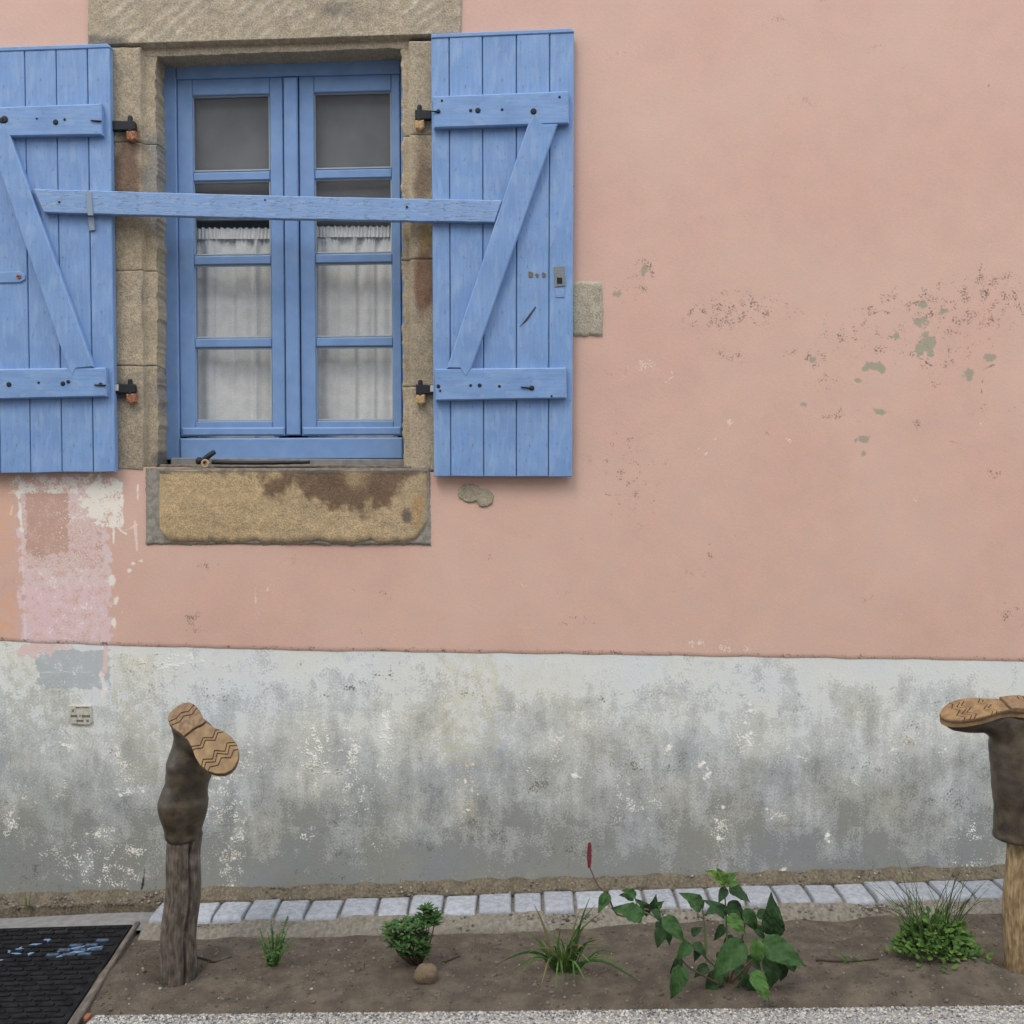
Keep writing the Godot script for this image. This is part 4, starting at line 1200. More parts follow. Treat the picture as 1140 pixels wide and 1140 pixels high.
func soil_h(x: float, z: float) -> float:
	var h := 0.018 * lump.get_noise_2d(x * 8.0, z * 8.0) + 0.010 * lump.get_noise_2d(x * 30.0, z * 30.0) + 0.0035 * fine.get_noise_2d(x * 60.0, z * 60.0)
	var e := kerb_z(x)
	h += 0.010 * smoothstep(0.30, 0.5, z) - 0.016 * smoothstep(e - 0.10, e, z)
	for p in holes:
		var d: float = Vector2(x - p.x, z - p.z).length()
		h += -0.045 * exp(-pow(d / 0.075, 2.0)) + 0.012 * exp(-pow((d - 0.15) / 0.06, 2.0))
	for p in mounds:
		h += p[2] * exp(-pow(Vector2(x - p[0], z - p[1]).length() / p[3], 2.0))
	return h + 0.004

var holes := []
var mounds := []       # [x, z, height, radius]: earth drawn up round the stems

func build_ground() -> void:
	kl = on_ground(105, 1128.5, 0.03); kr = on_ground(1140, 1117.5, 0.03)
	holes = [on_ground(196, 1086), on_ground(1134, 1078)]
	for e in [[812, 1106, .022, .12], [628, 1088, .016, .08], [466, 1080, .014, .07], [1043, 1078, .024, .15], [304, 1082, .012, .06], [380, 1095, .014, .16], [720, 1085, .012, .14], [960, 1098, .018, .13]]:
		var q := on_ground(e[0], e[1])
		mounds.append([q.x, q.z, e[2], e[3]])
	# the street, one sheet to the horizon
	var gs := sheet(40, 40, func(u: float, v: float) -> Vector3:
			var x := lerpf(-250, 250, u); var z := lerpf(250, -250, v)
			return Vector3(x, gy(clampf(x, -40, 40)) - 0.14, z))
	meta(put("road", gs, M.asphalt), "", "", "", "structure")
	# exposed-aggregate pavement with a kerb to the road
	var pv := sheet(120, 20, func(u: float, v: float) -> Vector3:
			var x := lerpf(kl.x, 6.0, u)
			if v <= 0.0: return Vector3(x, gy(x) - 0.20, 2.35)
			if v >= 1.0: return Vector3(x, gy(x) - 0.10, kerb_z(x))
			return Vector3(x, gy(x) + 0.030 - (0.006 if v > 0.94 else 0.0) + 0.0015 * lump.get_noise_2d(x * 30.0, v * 30.0), lerpf(2.35, kerb_z(x) + 0.0035 * lump.get_noise_2d(x * 50.0, 1.0), pow(clampf((v - 0.05) / 0.9, 0, 1), 0.55))))
	meta(put("pavement", pv, M.aggregate), "", "", "", "structure")
	var pv2 := sheet(20, 6, func(u: float, v: float) -> Vector3:
			var x := lerpf(-6.0, kl.x - 0.004, u)
			if v <= 0.0: return Vector3(x, gy(x) - 0.20, 2.35)
			if v >= 1.0: return Vector3(x, gy(x) - 0.10, 1.2)
			return Vector3(x, gy(x) + 0.028, lerpf(2.35, 1.2, clampf((v - 0.1) / 0.7, 0, 1))))
	meta(put("pavement", pv2, M.aggregate), "", "", "", "structure")
	# stones of the aggregate, standing proud along the edge
	var peb := pebble_mesh(3)
	var cols := [Color(.36, .345, .315), Color(.25, .235, .215), Color(.18, .17, .16), Color(.42, .41, .385), Color(.30, .255, .19), Color(.09, .09, .095), Color(.50, .475, .43), Color(.22, .23, .25)]
	scatter("pavement_aggregate", "rounded grey and buff stones set in the pavement surface", peb, 42000, func() -> Array:
		var x := rng.randf_range(kl.x + 0.01, 2.5)
		var z := kerb_z(x) + 0.004 + pow(rng.randf(), 1.3) * 0.5
		var s := rng.randf_range(0.0028, 0.0062)
		return [Vector3(x, gy(x) + 0.0288 - (0.005 if z < kerb_z(x) + 0.012 else 0.0), z), s, cols[rng.randi() % 8]])
	# soil bed
	var sb := sheet(420, 70, func(u: float, v: float) -> Vector3:
			var x := lerpf(-1.46, 2.75, u)
			var z := lerpf(kerb_z(x) + 0.02, 0.15, v)
			return Vector3(x, gy(x) + soil_h(x, z), z))
	meta(put("soil_bed", sb, M.soil), "", "", "", "structure")
	var sc := [Color(.13, .106, .083), Color(.085, .068, .053), Color(.17, .145, .12), Color(.10, .082, .064), Color(.05, .042, .034), Color(.34, .31, .27)]
	scatter("soil_grit", "small crumbs and grit lying on the brown soil", peb, 7000, func() -> Array:
		var x := rng.randf_range(-1.34, 2.6)
		var z := rng.randf_range(0.28, kerb_z(x) - 0.005)
		var s := 0.0012 + 0.0055 * pow(rng.randf(), 5.0)
		return [Vector3(x, gy(x) + soil_h(x, z), z), s, sc[rng.randi() % (6 if rng.randf() < 0.12 else 5)]])
	var mc := [Color(.15, .13, .10), Color(.10, .085, .065), Color(.19, .17, .145), Color(.07, .06, .046), Color(.13, .108, .078), Color(.26, .24, .21)]
	scatter("mortar_crumbs", "crumbled mortar and sand lying along the foot of the wall and the setts", peb, 7000, func() -> Array:
		var x := rng.randf_range(-2.6, 2.6)
		var s := 0.0014 + 0.0065 * pow(rng.randf(), 6.0)
		if rng.randf() < 0.3 or x < -1.28:
			var zz := rng.randf_range(0.0, 0.045)
			return [Vector3(x, gy(x) + 0.048 + 0.032 * (1.0 - zz / 0.045), zz), s, mc[rng.randi() % 6]]
		var clump := smoothstep(-0.25, 0.2, lump.get_noise_2d(x * 9.0, 77.0))
		var z2 := 0.196 + absf(rng.randfn(0.0, 0.022)) * (0.4 + clump)
		return [Vector3(x, gy(x) + maxf(soil_h(x, z2), lerpf(0.032, 0.0, clampf((z2 - 0.195) / 0.065, 0, 1))), z2), s * (0.5 + 0.7 * clump), mc[rng.randi() % 6]])
	var cc := [Color(.11, .088, .066), Color(.085, .067, .05), Color(.13, .105, .08)]
	scatter("soil_clods", "loose clods of the brown soil in the bed", peb, 900, func() -> Array:
		var x := rng.randf_range(-1.3, 2.6)
		var z := rng.randf_range(0.26, kerb_z(x) - 0.01)
		return [Vector3(x, gy(x) + soil_h(x, z) + 0.001, z), 0.003 + 0.008 * pow(rng.randf(), 3.0), cc[rng.randi() % 3]])
	# cement strip behind the mat
	var cs := sheet(60, 6, func(u: float, v: float) -> Vector3:
			var x := lerpf(-2.8, -1.285, u); var z := lerpf(0.20, 0.03, v)
			return Vector3(x, gy(x) + 0.016 + 0.006 * lump.get_noise_2d(x * 20.0, z * 20.0), z))
	meta(put("cement_strip", cs, M.cement), "", "", "", "structure")
	# row of granite setts along the wall
	var strip := thing("sett_row", Vector3(0.4, gy(0.4), 0.19), "row of pale granite setts set along the foot of the wall", "setts")
	var x := -1.30
	var kinds := []
	for k in 6:
		kinds.append(sett_mesh(k))
	var idx := 0
	while x < 2.6:
		var w := 0.117 + rng.randf_range(-0.010, 0.014)
		var m: Mesh = kinds[idx % 6]
		var xc := x + w / 2
		var b := Basis.from_euler(Vector3(rng.randf_range(-.02, .02), rng.randf_range(-.035, .035), SLOPE + rng.randf_range(-.012, .012))) * Basis.from_scale(Vector3((w - 0.008) / 0.11, 1, 1 + rng.randf_range(-0.05, 0.03)))
		put_at("sett", m, M.setts[rng.randi() % 4], Transform3D(b, Vector3(xc, gy(xc) + rng.randf_range(-0.003, 0.003), 0.114 + rng.randf_range(-0.008, 0.004))), strip)
		x += w; idx += 1
	put("joint_mortar", sheet(420, 16, func(u: float, v: float) -> Vector3:
			var xx := lerpf(-1.31, 2.65, u)
			var z := lerpf(0.275, 0.03, v)
			var h := 0.036 if v > 0.34 else lerpf(-0.02, 0.034, pow(v / 0.34, 0.6))
			return Vector3(xx, gy(xx) + h + 0.012 * lump.get_noise_2d(xx * 50.0, z * 60.0) + 0.005 * fine.get_noise_2d(xx * 80.0, z * 80.0) - (0.02 if v <= 0 else 0.0), z + (0.010 * lump.get_noise_2d(xx * 22.0, 8.0) if v < 0.4 else 0.0))), M.rough_mortar, strip)

func sett_mesh(k: int) -> ArrayMesh:
	# a rounded, slightly broken stone 11 x 17 cm, its top 40 mm above the soil
	return sheet(16, 22, func(u: float, v: float) -> Vector3:
		var q := 1.0
		var z := 0.0; var y := 0.05
		if v < 0.3:
			y = lerpf(-0.05, 0.045, v / 0.3); z = 0.078
		else:
			var t := (v - 0.3) / 0.7
			z = lerpf(0.076, -0.080, t); y = 0.050 - 0.006 * pow(1.0 - clampf(t * 6.0, 0, 1), 2.0) - 0.006 * pow(clampf((t - 0.8) * 5.0, 0, 1), 2.0)
		var e := (u - 0.5) * 2.0
		var x := 0.055 * signf(e) * minf(absf(e) * 1.12, 1.0)
		if absf(e) >= 0.99: y -= 0.05
		elif absf(e) > 0.86: y -= 0.003
		var r := 0.0042 * lump.get_noise_3d(x * 60.0 + k * 31.0, y * 60.0, z * 60.0) + 0.0012 * fine.get_noise_3d(x * 120.0 + k * 9.0, y * 120.0, z * 120.0)
		return Vector3(x, y + r, z + r * q))

func pebble_mesh(seed_: int) -> ArrayMesh:
	return sheet(6, 4, func(u: float, v: float) -> Vector3:
		var t := u * TAU; var f := (v - 0.5) * PI
		var d := Vector3(cos(t) * cos(f), sin(f), -sin(t) * cos(f))
		if v <= 0.001: d = Vector3(0, -1, 0)
		if v >= 0.999: d = Vector3(0, 1, 0)
		return d * (1.0 + 0.28 * lump.get_noise_3d(d.x * 25.0 + seed_ * 17.0, d.y * 25.0, d.z * 25.0)) * Vector3(1.0, 0.7, 0.85))

func scatter(called: String, label: String, mesh: Mesh, n: int, spot: Callable) -> void:
	var mm := MultiMesh.new()
	mm.transform_format = MultiMesh.TRANSFORM_3D
	mm.use_colors = true
	mm.mesh = mesh
	mm.instance_count = n
	for k in n:
		var e: Array = spot.call()
		var b := Basis.from_euler(Vector3(rng.randf_range(-.5, .5), rng.randf() * TAU, rng.randf_range(-.5, .5))).scaled(Vector3.ONE * float(e[1]))
		mm.set_instance_transform(k, Transform3D(b, e[0]))
		mm.set_instance_color(k, e[2])
	var o := MultiMeshInstance3D.new()
	o.name = called
	o.multimesh = mm
	var m := StandardMaterial3D.new()
	m.vertex_color_use_as_albedo = true
	m.roughness = 0.9
	o.material_override = m
	add_child(o, true)
	meta(o, label, "gravel", "", "stuff")

func build_mat() -> void:
	var xr := -1.362
	var z0 := 0.16; var z1 := 1.18
	var mat := thing("tread_mat", Vector3(-2.0, gy(-2.0), 0.6), "black ribbed rubber tread mat with blue paint smears, lying by the wall", "mat")
	var hm := func(x: float) -> float: return gy(x) + 0.022
	var slab := start()
	var xf := Transform3D(Basis(Vector3(1, SLOPE, 0), Vector3(0, 0, -1), Vector3(0, 1, 0)), Vector3.ZERO)
	var xf_out := PackedVector2Array([Vector2(-2.75, -z1), Vector2(-1.288, -z1), Vector2(xr, -z0), Vector2(-2.75, -z0)])
	prism(slab, xf_out, 0.006, 0.024, 0.003, xf)
	put("slab", done(slab), M.rubber, mat)
	# tread bars in a basket pattern
	var mesh_a := block(Vector3(-0.0215, -0.0065, 0.0), Vector3(0.0215, 0.0065, 0.007), 0.0025)
	var mesh_b := block(Vector3(-0.0065, -0.0135, 0.0), Vector3(0.0065, 0.0135, 0.007), 0.0025)
	var rest := []
	var row := 0
	var count := 0
	var z := z0 + 0.03
	var list := []
	while z < z1 - 0.02:
		var x := -1.40 - (0.027 if row % 2 else 0.0) + (z - z0) * 0.068
		while x > -2.7:
			list.append([x, z, (row + int(round((x + 1.37) / 0.054))) % 2 == 0])
			x -= 0.054
		z += 0.034
		row += 1
	list.sort_custom(func(a: Array, b: Array) -> bool: return a[0] > b[0])
	for e in list:
		var p := Vector3(e[0], hm.call(e[0]) + 0.0015, e[1])
		var t := Transform3D(Basis(Vector3(1, SLOPE, 0), Vector3(0, 0, -1), Vector3(0, 1, 0)), p)
		var m := mesh_a
		var seen: bool = e[0] > -2.0 and e[1] < 0.88
		if seen and count < 290:
			count += 1
			var k := lump.get_noise_2d(e[0] * 30.0, e[1] * 30.0)
			var material: Material = M.rubber
			var near_smear := absf(e[1] - 0.33 - 0.10 * (e[0] + 1.6)) < 0.07 and (absf(e[0] + 1.66) < 0.11 or absf(e[0] + 1.48) < 0.08)
			if near_smear and k > 0.08: material = M.rubber_blue
			elif k > 0.46: material = M.rubber_grey
			elif e[1] < 0.5 and k < -0.48: material = M.rubber_blue
			put_at("tread_bar", m, material, t, mat)
		else:
			rest.append([m, t])
	meta(put("tread_bars", joined(rest), M.rubber, mat), "", "", "", "stuff")
	for e in [[-1.655, 0.31, .10, .009, .6], [-1.70, 0.36, .07, .007, -.4], [-1.63, 0.37, .05, .008, 1.1], [-1.47, 0.37, .15, .010, .5], [-1.50, 0.345, .10, .006, .45], [-1.75, 0.42, .10, .006, .1], [-1.62, 0.27, .05, .012, 1.4], [-1.78, 0.33, .06, .005, .2]]:
		var st := start()
		var pts := PackedVector2Array()
		for k in 18:
			var t := TAU * k / 18.0
			var q := Vector2(cos(t) * e[2] * .5, sin(t) * e[3]) * (1.0 + 0.5 * lump.get_noise_2d(cos(t) * 90.0 + e[0] * 50.0, sin(t) * 90.0))
			pts.append(q.rotated(e[4]) + Vector2(e[0], -e[1]))
		prism(st, pts, 0.0238, 0.0252, 0.0004, xf)
		put("paint_smear", done(st), plain(Color(.13, .23, .36), 0.8), mat)
	for e in [[-1.66, .20], [-1.60, .20]]:
		var p := Vector3(e[0], gy(e[0]) + 0.0245, e[1])
		put("hand_hole", tube([p - Vector3(0, .002, 0), p + Vector3(0, .0006, 0)], [.022, .022], 14), M.hole, mat)
	# timber along its right side
	var bd := thing("edge_board", Vector3(-1.30, gy(-1.3), 0.5), "grey weathered edging board between the black mat and the soil", "board")
	var st2 := start()
	var pts2 := PackedVector2Array()
	for k in 13:
		var t := k / 12.0
		pts2.append(Vector2(lerpf(-1.358, -1.281, t) + 0.004 * lump.get_noise_1d(t * 80.0), -lerpf(0.145, 1.15, t)))
	for k in 13:
		var t := 1.0 - k / 12.0
		pts2.append(Vector2(lerpf(-1.342, -1.245, t) + 0.005 * lump.get_noise_1d(t * 90.0 + 40.0), -lerpf(0.145, 1.15, t)))
	prism(st2, pts2, -0.05, 0.030, 0.004, Transform3D(xf.basis, Vector3(0, 0, 0)))
	put("timber", done(st2), M.plank_grey, bd)
	var ob := on_ground(98, 1132, 0.03)
	var och := thing("brick_chip", ob, "small orange brick chip at the corner of the pavement", "brick chip")
	put("chip", block(ob + Vector3(-.008, -.01, -.012), ob + Vector3(.006, .005, .014), 0.004), M.orange, och)

# ------------------------------------------------------------------ boots
func sole_outline() -> PackedVector2Array:
	# along x from heel (0) to toe (0.285), y across
	var up := [[0.0, 0.0], [0.003, .020], [.014, .033], [.034, .039], [.062, .038], [.088, .032], [.112, .030], [.140, .037], [.170, .047], [.200, .052], [.228, .050], [.254, .041], [.272, .027], [.282, .012]]
	var dn := [[.285, -0.002], [.280, -.018], [.264, -.033], [.240, -.044], [.210, -.048], [.178, -.044], [.146, -.035], [.116, -.030], [.088, -.032], [.062, -.037], [.034, -.038], [.014, -.032], [.003, -.020]]
	var o := PackedVector2Array()
	for e in up: o.append(Vector2(e[0], e[1]))
	for e in dn: o.append(Vector2(e[0], e[1]))
	return o

func build_boot(called_label: String, heel: Vector3, toe_dir: Vector3, normal: Vector3, hem: Vector3, hem_r: float, calf: Vector3, calf_r: float, scale_: float, bend: float) -> void:
	var T := toe_dir.normalized()
	var S := normal.cross(T).normalized()
	var N := T.cross(S).normalized()
	var bt := thing("rubber_boot", hem, called_label, "boot", "boots planted on posts")
	var P := func(a: float, b: float, c: float) -> Vector3: return heel + (T * a + S * b - N * (c + bend * pow(maxf(0.0, a - 0.13), 2.0))) * scale_    # c: depth below the sole
	var ankle: Vector3 = P.call(0.062, 0.0, 0.105)
	var bones := [
		[hem - (calf - hem).normalized() * 0.02, calf, hem_r, calf_r], [calf, calf.lerp(ankle, 0.6), calf_r, calf_r * 0.93], [calf.lerp(ankle, 0.6), ankle, calf_r * 0.93, 0.056 * scale_],
		[ankle, P.call(0.040, 0.0, 0.048), 0.056 * scale_, 0.040 * scale_],
		[P.call(0.040, 0, 0.040), P.call(0.110, 0, 0.042), 0.038 * scale_, 0.037 * scale_],
		[P.call(0.110, 0, 0.040), P.call(0.200, 0.002, 0.020), 0.037 * scale_, 0.034 * scale_],
		[P.call(0.195, 0.014, 0.016), P.call(0.246, 0.004, 0.010), 0.032 * scale_, 0.026 * scale_],
		[P.call(0.195, -0.014, 0.016), P.call(0.242, -0.006, 0.010), 0.030 * scale_, 0.025 * scale_]]
	var axis := (calf - hem).normalized()
	var cut := func(p: Vector3, d: float) -> float:
		var e := d
		# creases round the ankle and the shaft, dents of old rubber
		var h := (p - hem).dot(axis)
		e += 0.0007 * sin(h * 150.0 + 5.0 * lump.get_noise_3d(p.x * 20.0, p.y * 20.0, p.z * 20.0)) * exp(-pow((h - 0.22) / 0.07, 2.0))
		e += 0.0009 * lump.get_noise_3d(p.x * 22.0, p.y * 22.0, p.z * 22.0)
		e -= 0.0025 * exp(-pow((h - 0.012) / 0.007, 2.0))
		e -= 0.0014 * exp(-pow((h - 0.125) / 0.005, 2.0))
		e = maxf(e, (p - heel).dot(N) + 0.001 + bend * scale_ * pow(maxf(0.0, (p - heel).dot(T) / scale_ - 0.13), 2.0))
		return maxf(e, -h)
	put("upper", flesh(bones, 0.038, 0.0062, cut), M.boot, bt)
	# sole: dark plate, tan tread blocks cut by zigzag grooves
	var xf := Transform3D(Basis(T * scale_, S * scale_ * 1.22, N * scale_), heel)
	var out := sole_outline()
	var st := start()
	prism(st, out, -0.010, 0.004, 0.002, xf, bend)
	put("welt", done(st), M.sole, bt)
	var st2 := start()
	prism(st2, inset(out, 0.0015), 0.004, 0.0095, 0.0005, xf, bend)
	var plate := put("sole", done(st2), M.sole_dark, bt)
	var pieces := [inset(out, 0.001)]
	var cuts := []
	for e in [[.028, .005], [.044, .006], [.100, .0], [.146, .012], [.158, .012], [.206, .014], [.219, .014], [.238, .010]]:
		var line := PackedVector2Array()
		var x: float = e[0]
		for k in 9:
			var y := -0.07 + 0.14 * k / 8.0
			line.append(Vector2(x + (e[1] if k % 2 else -e[1] * 0.3) + (0.006 if k > 4 else 0.0), y))
		for q in Geometry2D.offset_polyline(line, 0.0012 if e[0] != .100 else 0.002): cuts.append(q)
	for q in cuts:
		var next := []
		for p in pieces:
			for r in Geometry2D.clip_polygons(p, q):
				if absf(area(r)) > 2e-5: next.append(r)
		pieces = next
	for p in pieces:
		var cx := 0.0
		for v in p: cx += v.x / p.size()
		var hgt := 0.020 if cx < 0.1 else 0.014
		var st3 := start()
		prism(st3, p, 0.009, hgt, 0.001, xf, bend)
		put("tread_block", done(st3), M.sole if cx > 0.1 else M.heel, plate)

func build_posts() -> void:
	# left post leans a touch to the right
	var g := on_ground(196, 1086)
	g.y = gy(g.x) - 0.06
	var zt := g.z
	var t1 := at(207, 925, zt)
	var path := []
	for k in 26: path.append(g.lerp(t1, k / 25.0) + Vector3(0.004 * sin(k * 0.5), 0, 0))
	var groove := func(t: float, k: float) -> float:
		var d := wrapf(t - (2.25 + 0.06 * sin(k * 3.0)), -PI, PI)
		return 1.0 + 0.05 * sin(2 * t + 1.0) + 0.03 * lump.get_noise_2d(cos(t) * 40.0, sin(t) * 40.0 + k * 30.0) - 0.32 * exp(-pow(d / 0.07, 2.0)) + 0.02 * fine.get_noise_2d(t * 30.0, k * 8.0)
	var po := thing("wooden_post", g, "weathered grey split post under the boot beside the black mat", "post", "posts carrying boots")
	put("log", tube(path, taper(0.055, 0.051, 26), 72, groove), M.post_grey, po)
	var hem := at(204, 934, zt)
	var heel := at(197, 791, zt + 0.060)
	build_boot("upturned brown rubber boot with its tan sole facing out, beside the mat", heel, Vector3(0.196, -0.150, 0.115), Vector3(0.10, 0.60, 0.78), hem, 0.051, at(203.6, 897, zt), 0.069, 0.99, 0.5)
	# right post, fresh tan wood
	var g2 := on_ground(1137, 1080)
	g2.y = gy(g2.x) - 0.06
	var z2 := g2.z
	var t2 := at(1138, 925, z2)
	var path2 := []
	for k in 26: path2.append(g2.lerp(t2, k / 25.0) + Vector3(0.005 * sin(k * 0.35), 0, 0))
	var po2 := thing("wooden_post", g2, "pale tan wooden post under the boot at the right edge", "post", "posts carrying boots")
	var groove2 := func(t: float, k: float) -> float:
		var d := wrapf(t - (-1.7 + 0.2 * sin(k * 4.0)), -PI, PI)
		var d2 := wrapf(t - (-2.6 + 0.1 * sin(k * 7.0)), -PI, PI)
		return 1.0 + 0.04 * sin(3 * t) + 0.035 * lump.get_noise_2d(cos(t) * 50.0, sin(t) * 50.0 + k * 20.0) - 0.16 * exp(-pow(d / 0.06, 2.0)) - 0.12 * exp(-pow(d2 / 0.05, 2.0))
	put("log", tube(path2, taper(0.056, 0.050, 26), 72, groove2), M.post_tan, po2)
	var hem2 := at(1133, 934, z2)
	var heel2 := at(1156, 788, z2)
	build_boot("upturned brown rubber boot with its toe pointing left, cut by the right edge", heel2, Vector3(-0.99, 0.0, 0.07), Vector3(-0.05, 0.975, 0.20), hem2, 0.071, at(1134, 872, z2), 0.069, 1.07, 1.5)

# ------------------------------------------------------------------ plants
func ground_pt(px: float, py: float) -> Vector3:
	var p := on_ground(px, py)
	p.y = gy(p.x) + soil_h(p.x, p.z)
	return p

func build_plants() -> void:
	# --- leafy plant with pointed leaves and one red flower spike
	var b := ground_pt(812, 1106)
	var z := b.z
	var pl := thing("leafy_plant", b, "leafy plant with broad pointed dark green leaves and one red flower spike", "plant")
	var leaves := [leaf_mesh(1.0, 0.54, 0.8, 0.25, 0, 36), leaf_mesh(1.0, 0.62, 1.1, 0.16, 0, 36), leaf_mesh(1.0, 0.46, 1.5, 0.45, 0, 36), leaf_mesh(1.0, 0.58, 0.4, 0.1, 0, 36)]
	# [base x, base y, tip x, tip y, depth, greens, facing: + up, - away]
	var L := [[806, 981, 791, 968, .02, 3, .5], [806, 980, 820, 972, .0, 2, .6], [808, 984, 800, 968, .02, 3, .2], [810, 985, 822, 982, .03, 2, .3], [812, 987, 834, 1002, .0, 0, .7], [808, 988, 800, 1004, .0, 0, .4],
		[782, 1011, 765, 993, .02, 1, .6], [808, 1019, 791, 1001, .03, 0, .4], [796, 1012, 785, 1017, .04, 0, .5], [811, 1004, 830, 1024, -.03, 0, .4], [811, 1006, 824, 1030, .0, 0, .3], [811, 1018, 828, 1040, .05, 2, .2],
		[830, 1011, 842, 1042, .04, 1, .2], [842, 1018, 862, 1017, -.02, 0, .5], [862, 1042, 855, 1002, .02, 0, -.1], [828, 1048, 793, 1085, .10, 1, .35], [842, 1045, 842, 1081, .12, 2, .2], [848, 1048, 892, 1072, .08, 1, .5], [868, 1055, 894, 1086, .04, 1, .3],
		[856, 1060, 866, 1102, .05, 1, .3], [866, 1062, 880, 1098, .02, 0, .3], [838, 1081, 855, 1112, .14, 2, .3], [836, 1088, 838, 1115, .04, 0, .3], [826, 1090, 850, 1112, .02, 0, .3], [802, 1082, 784, 1104, .02, 0, .5], [806, 1078, 796, 1100, .0, 0, .4], [816, 1074, 836, 1094, -.04, 0, .4], [788, 1075, 773, 1085, .04, 0, .5],
		[759, 1074, 750, 1112, .10, 1, .25], [757, 1066, 748, 1088, .06, 0, .3], [768, 1050, 754, 1068, .08, 1, .4], [772, 1050, 788, 1062, .05, 0, .5], [779, 1050, 774, 1070, .03, 0, .4], [738, 1021, 763, 1046, .08, 1, .35], [742, 1026, 745, 1050, .03, 0, .3], [738, 1032, 730, 1054, .07, 0, .3],
		[731, 1026, 744, 1042, .0, 0, .4], [727, 1012, 738, 1026, .06, 0, .5], [716, 1020, 684, 1009, .08, 1, .5], [722, 1018, 713, 1001, .02, 0, .6], [726, 1014, 730, 1000, .03, 0, .3], [706, 999, 691, 995, -.02, 1, .5], [708, 997, 696, 989, .0, 1, .6], [727, 1014, 737, 1003, -.02, 1, .4], [677, 994, 666, 1014, .05, 1, .3], [672, 996, 668, 1009, .06, 1, .3], [770, 1040, 778, 1032, .0, 0, .4],
		[798, 1060, 812, 1080, -.06, 0, .4], [822, 1060, 806, 1076, -.05, 0, .4], [830, 1066, 852, 1078, -.06, 0, .5], [806, 1030, 796, 1046, -.05, 0, .3], [816, 1042, 804, 1054, -.05, 0, .4], [840, 1030, 852, 1046, -.06, 0, .3]]
	for e in L:
		var p0 := at(e[0], e[1], z + e[4]); var p1 := at(e[2], e[3], z + e[4] + 0.02)
		var d := p1 - p0
		var ln := d.length()
		var face := Vector3(rng.randf_range(-.35, .35), 0.4 + float(e[6]), 1.0)
		var xf := aim(p0, d + Vector3(0, 0.12, 0.25) * ln, face, ln * 1.12)
		put_at("leaf", leaves[rng.randi() % 4], M.greens[e[5]], xf, pl)
	var stems := [[[814, 1106, 0.0], [810, 1060, 0.01], [808, 1015, 0.0], [806, 980, 0.01]], [[812, 1106, 0.0], [798, 1078, 0.03], [775, 1056, 0.05], [748, 1034, 0.05], [728, 1020, 0.04], [712, 1012, 0.03], [706, 996, 0.0]], [[786, 1062, 0.04], [785, 1040, 0.03], [782, 1010, 0.02]],
		[[816, 1106, 0.0], [836, 1070, 0.03], [854, 1046, 0.03], [862, 1040, 0.02]], [[812, 1104, 0.02], [790, 1090, 0.05], [766, 1076, 0.07], [758, 1066, 0.08]], [[818, 1104, 0.02], [832, 1080, 0.08], [842, 1062, 0.10], [832, 1046, 0.08]], [[816, 1066, 0.0], [826, 1045, 0.02], [832, 1012, 0.03]], [[736, 1026, 0.04], [722, 1012, 0.03], [690, 1020, 0.03], [676, 996, 0.04], [666, 986, 0.04], [656, 964, 0.03]]]
	for e in stems:
		var pts := []
		for q in e: pts.append(at(q[0], q[1], z + q[2]))
		if e[0][0] == 812 or e[0][0] == 814 or e[0][0] == 816: pts[0] = b + Vector3(rng.randf_range(-.012, .012), -0.02, rng.randf_range(-.01, .01))
		put("stem", tube(curve(pts, 16), taper(0.0042 if e.size() != 8 else 0.002, 0.0018, 16), 7), M.stem if rng.randf() < 0.6 else M.stem_green, pl)
	var sp := at(656, 966, z + 0.03); var sp1 := at(656.5, 938, z + 0.03)
	var florets := []
	var dot := pebble_mesh(8)
	for k in 130:
		var t := (k + 0.5) / 130.0
		var r := 0.0052 * pow(sin(PI * clampf(t * 0.9 + 0.06, 0, 1)), 0.5)
		var a := k * 2.4
		florets.append([dot, Transform3D(Basis.from_scale(Vector3.ONE * 0.0026), sp.lerp(sp1, t) + Vector3(cos(a) * r, 0, sin(a) * r) * rng.randf_range(0.7, 1.25))])
	put("flower_spike", joined(florets), M.red, pl)

	# --- coarse grass clump left of it
	var gb := ground_pt(628, 1088)
	var gr := thing("grass_clump", gb, "open clump of coarse grass blades left of the leafy plant", "grass clump")
	var ends := [[594, 1006, 0.0], [612, 1060, 0.02], [581, 1036, .04], [552, 1074, .08], [566, 1086, .08], [580, 1084, .08], [602, 1102, .1], [628, 1118, .10], [655, 1104, .10], [657, 998, -.02], [664, 1006, .0], [672, 1014, .0], [646, 1012, -.03], [690, 1062, .03], [702, 1082, .06], [716, 1108, .10], [625, 1030, .0], [640, 1036, 0.0], [600, 1056, .06], [622, 1044, .02], [610, 1036, -.02], [668, 1046, .02], [640, 1112, .10], [618, 1114, .12], [651, 1054, .05], [634, 1050, .04], [660, 1075, .06], [608, 1078, .08], [646, 1068, .08], [586, 1062, .05], [652, 1030, .0], [616, 1050, -.03], [676, 1052, -.02]]
	for k in ends.size():
		var e: Array = ends[k]
		var p0 := gb + Vector3(rng.randf_range(-.035, .035), -0.008, rng.randf_range(-.03, .03))
		var p2 := at(e[0], e[1], gb.z + e[2])
		p2.y = maxf(p2.y, gy(p2.x) + soil_h(p2.x, p2.z) + 0.006)
		var p1 := p0.lerp(p2, 0.5) + Vector3(0, 0.03 + 0.25 * maxf(0.0, 0.12 - (p2.y - p0.y)), 0.0)
		put("blade", ribbon(curve([p0, p1, p2], 12), 0.0034 if k % 3 else 0.0048), M.greens[1 + k % 3] if k % 6 else M.straw, gr)
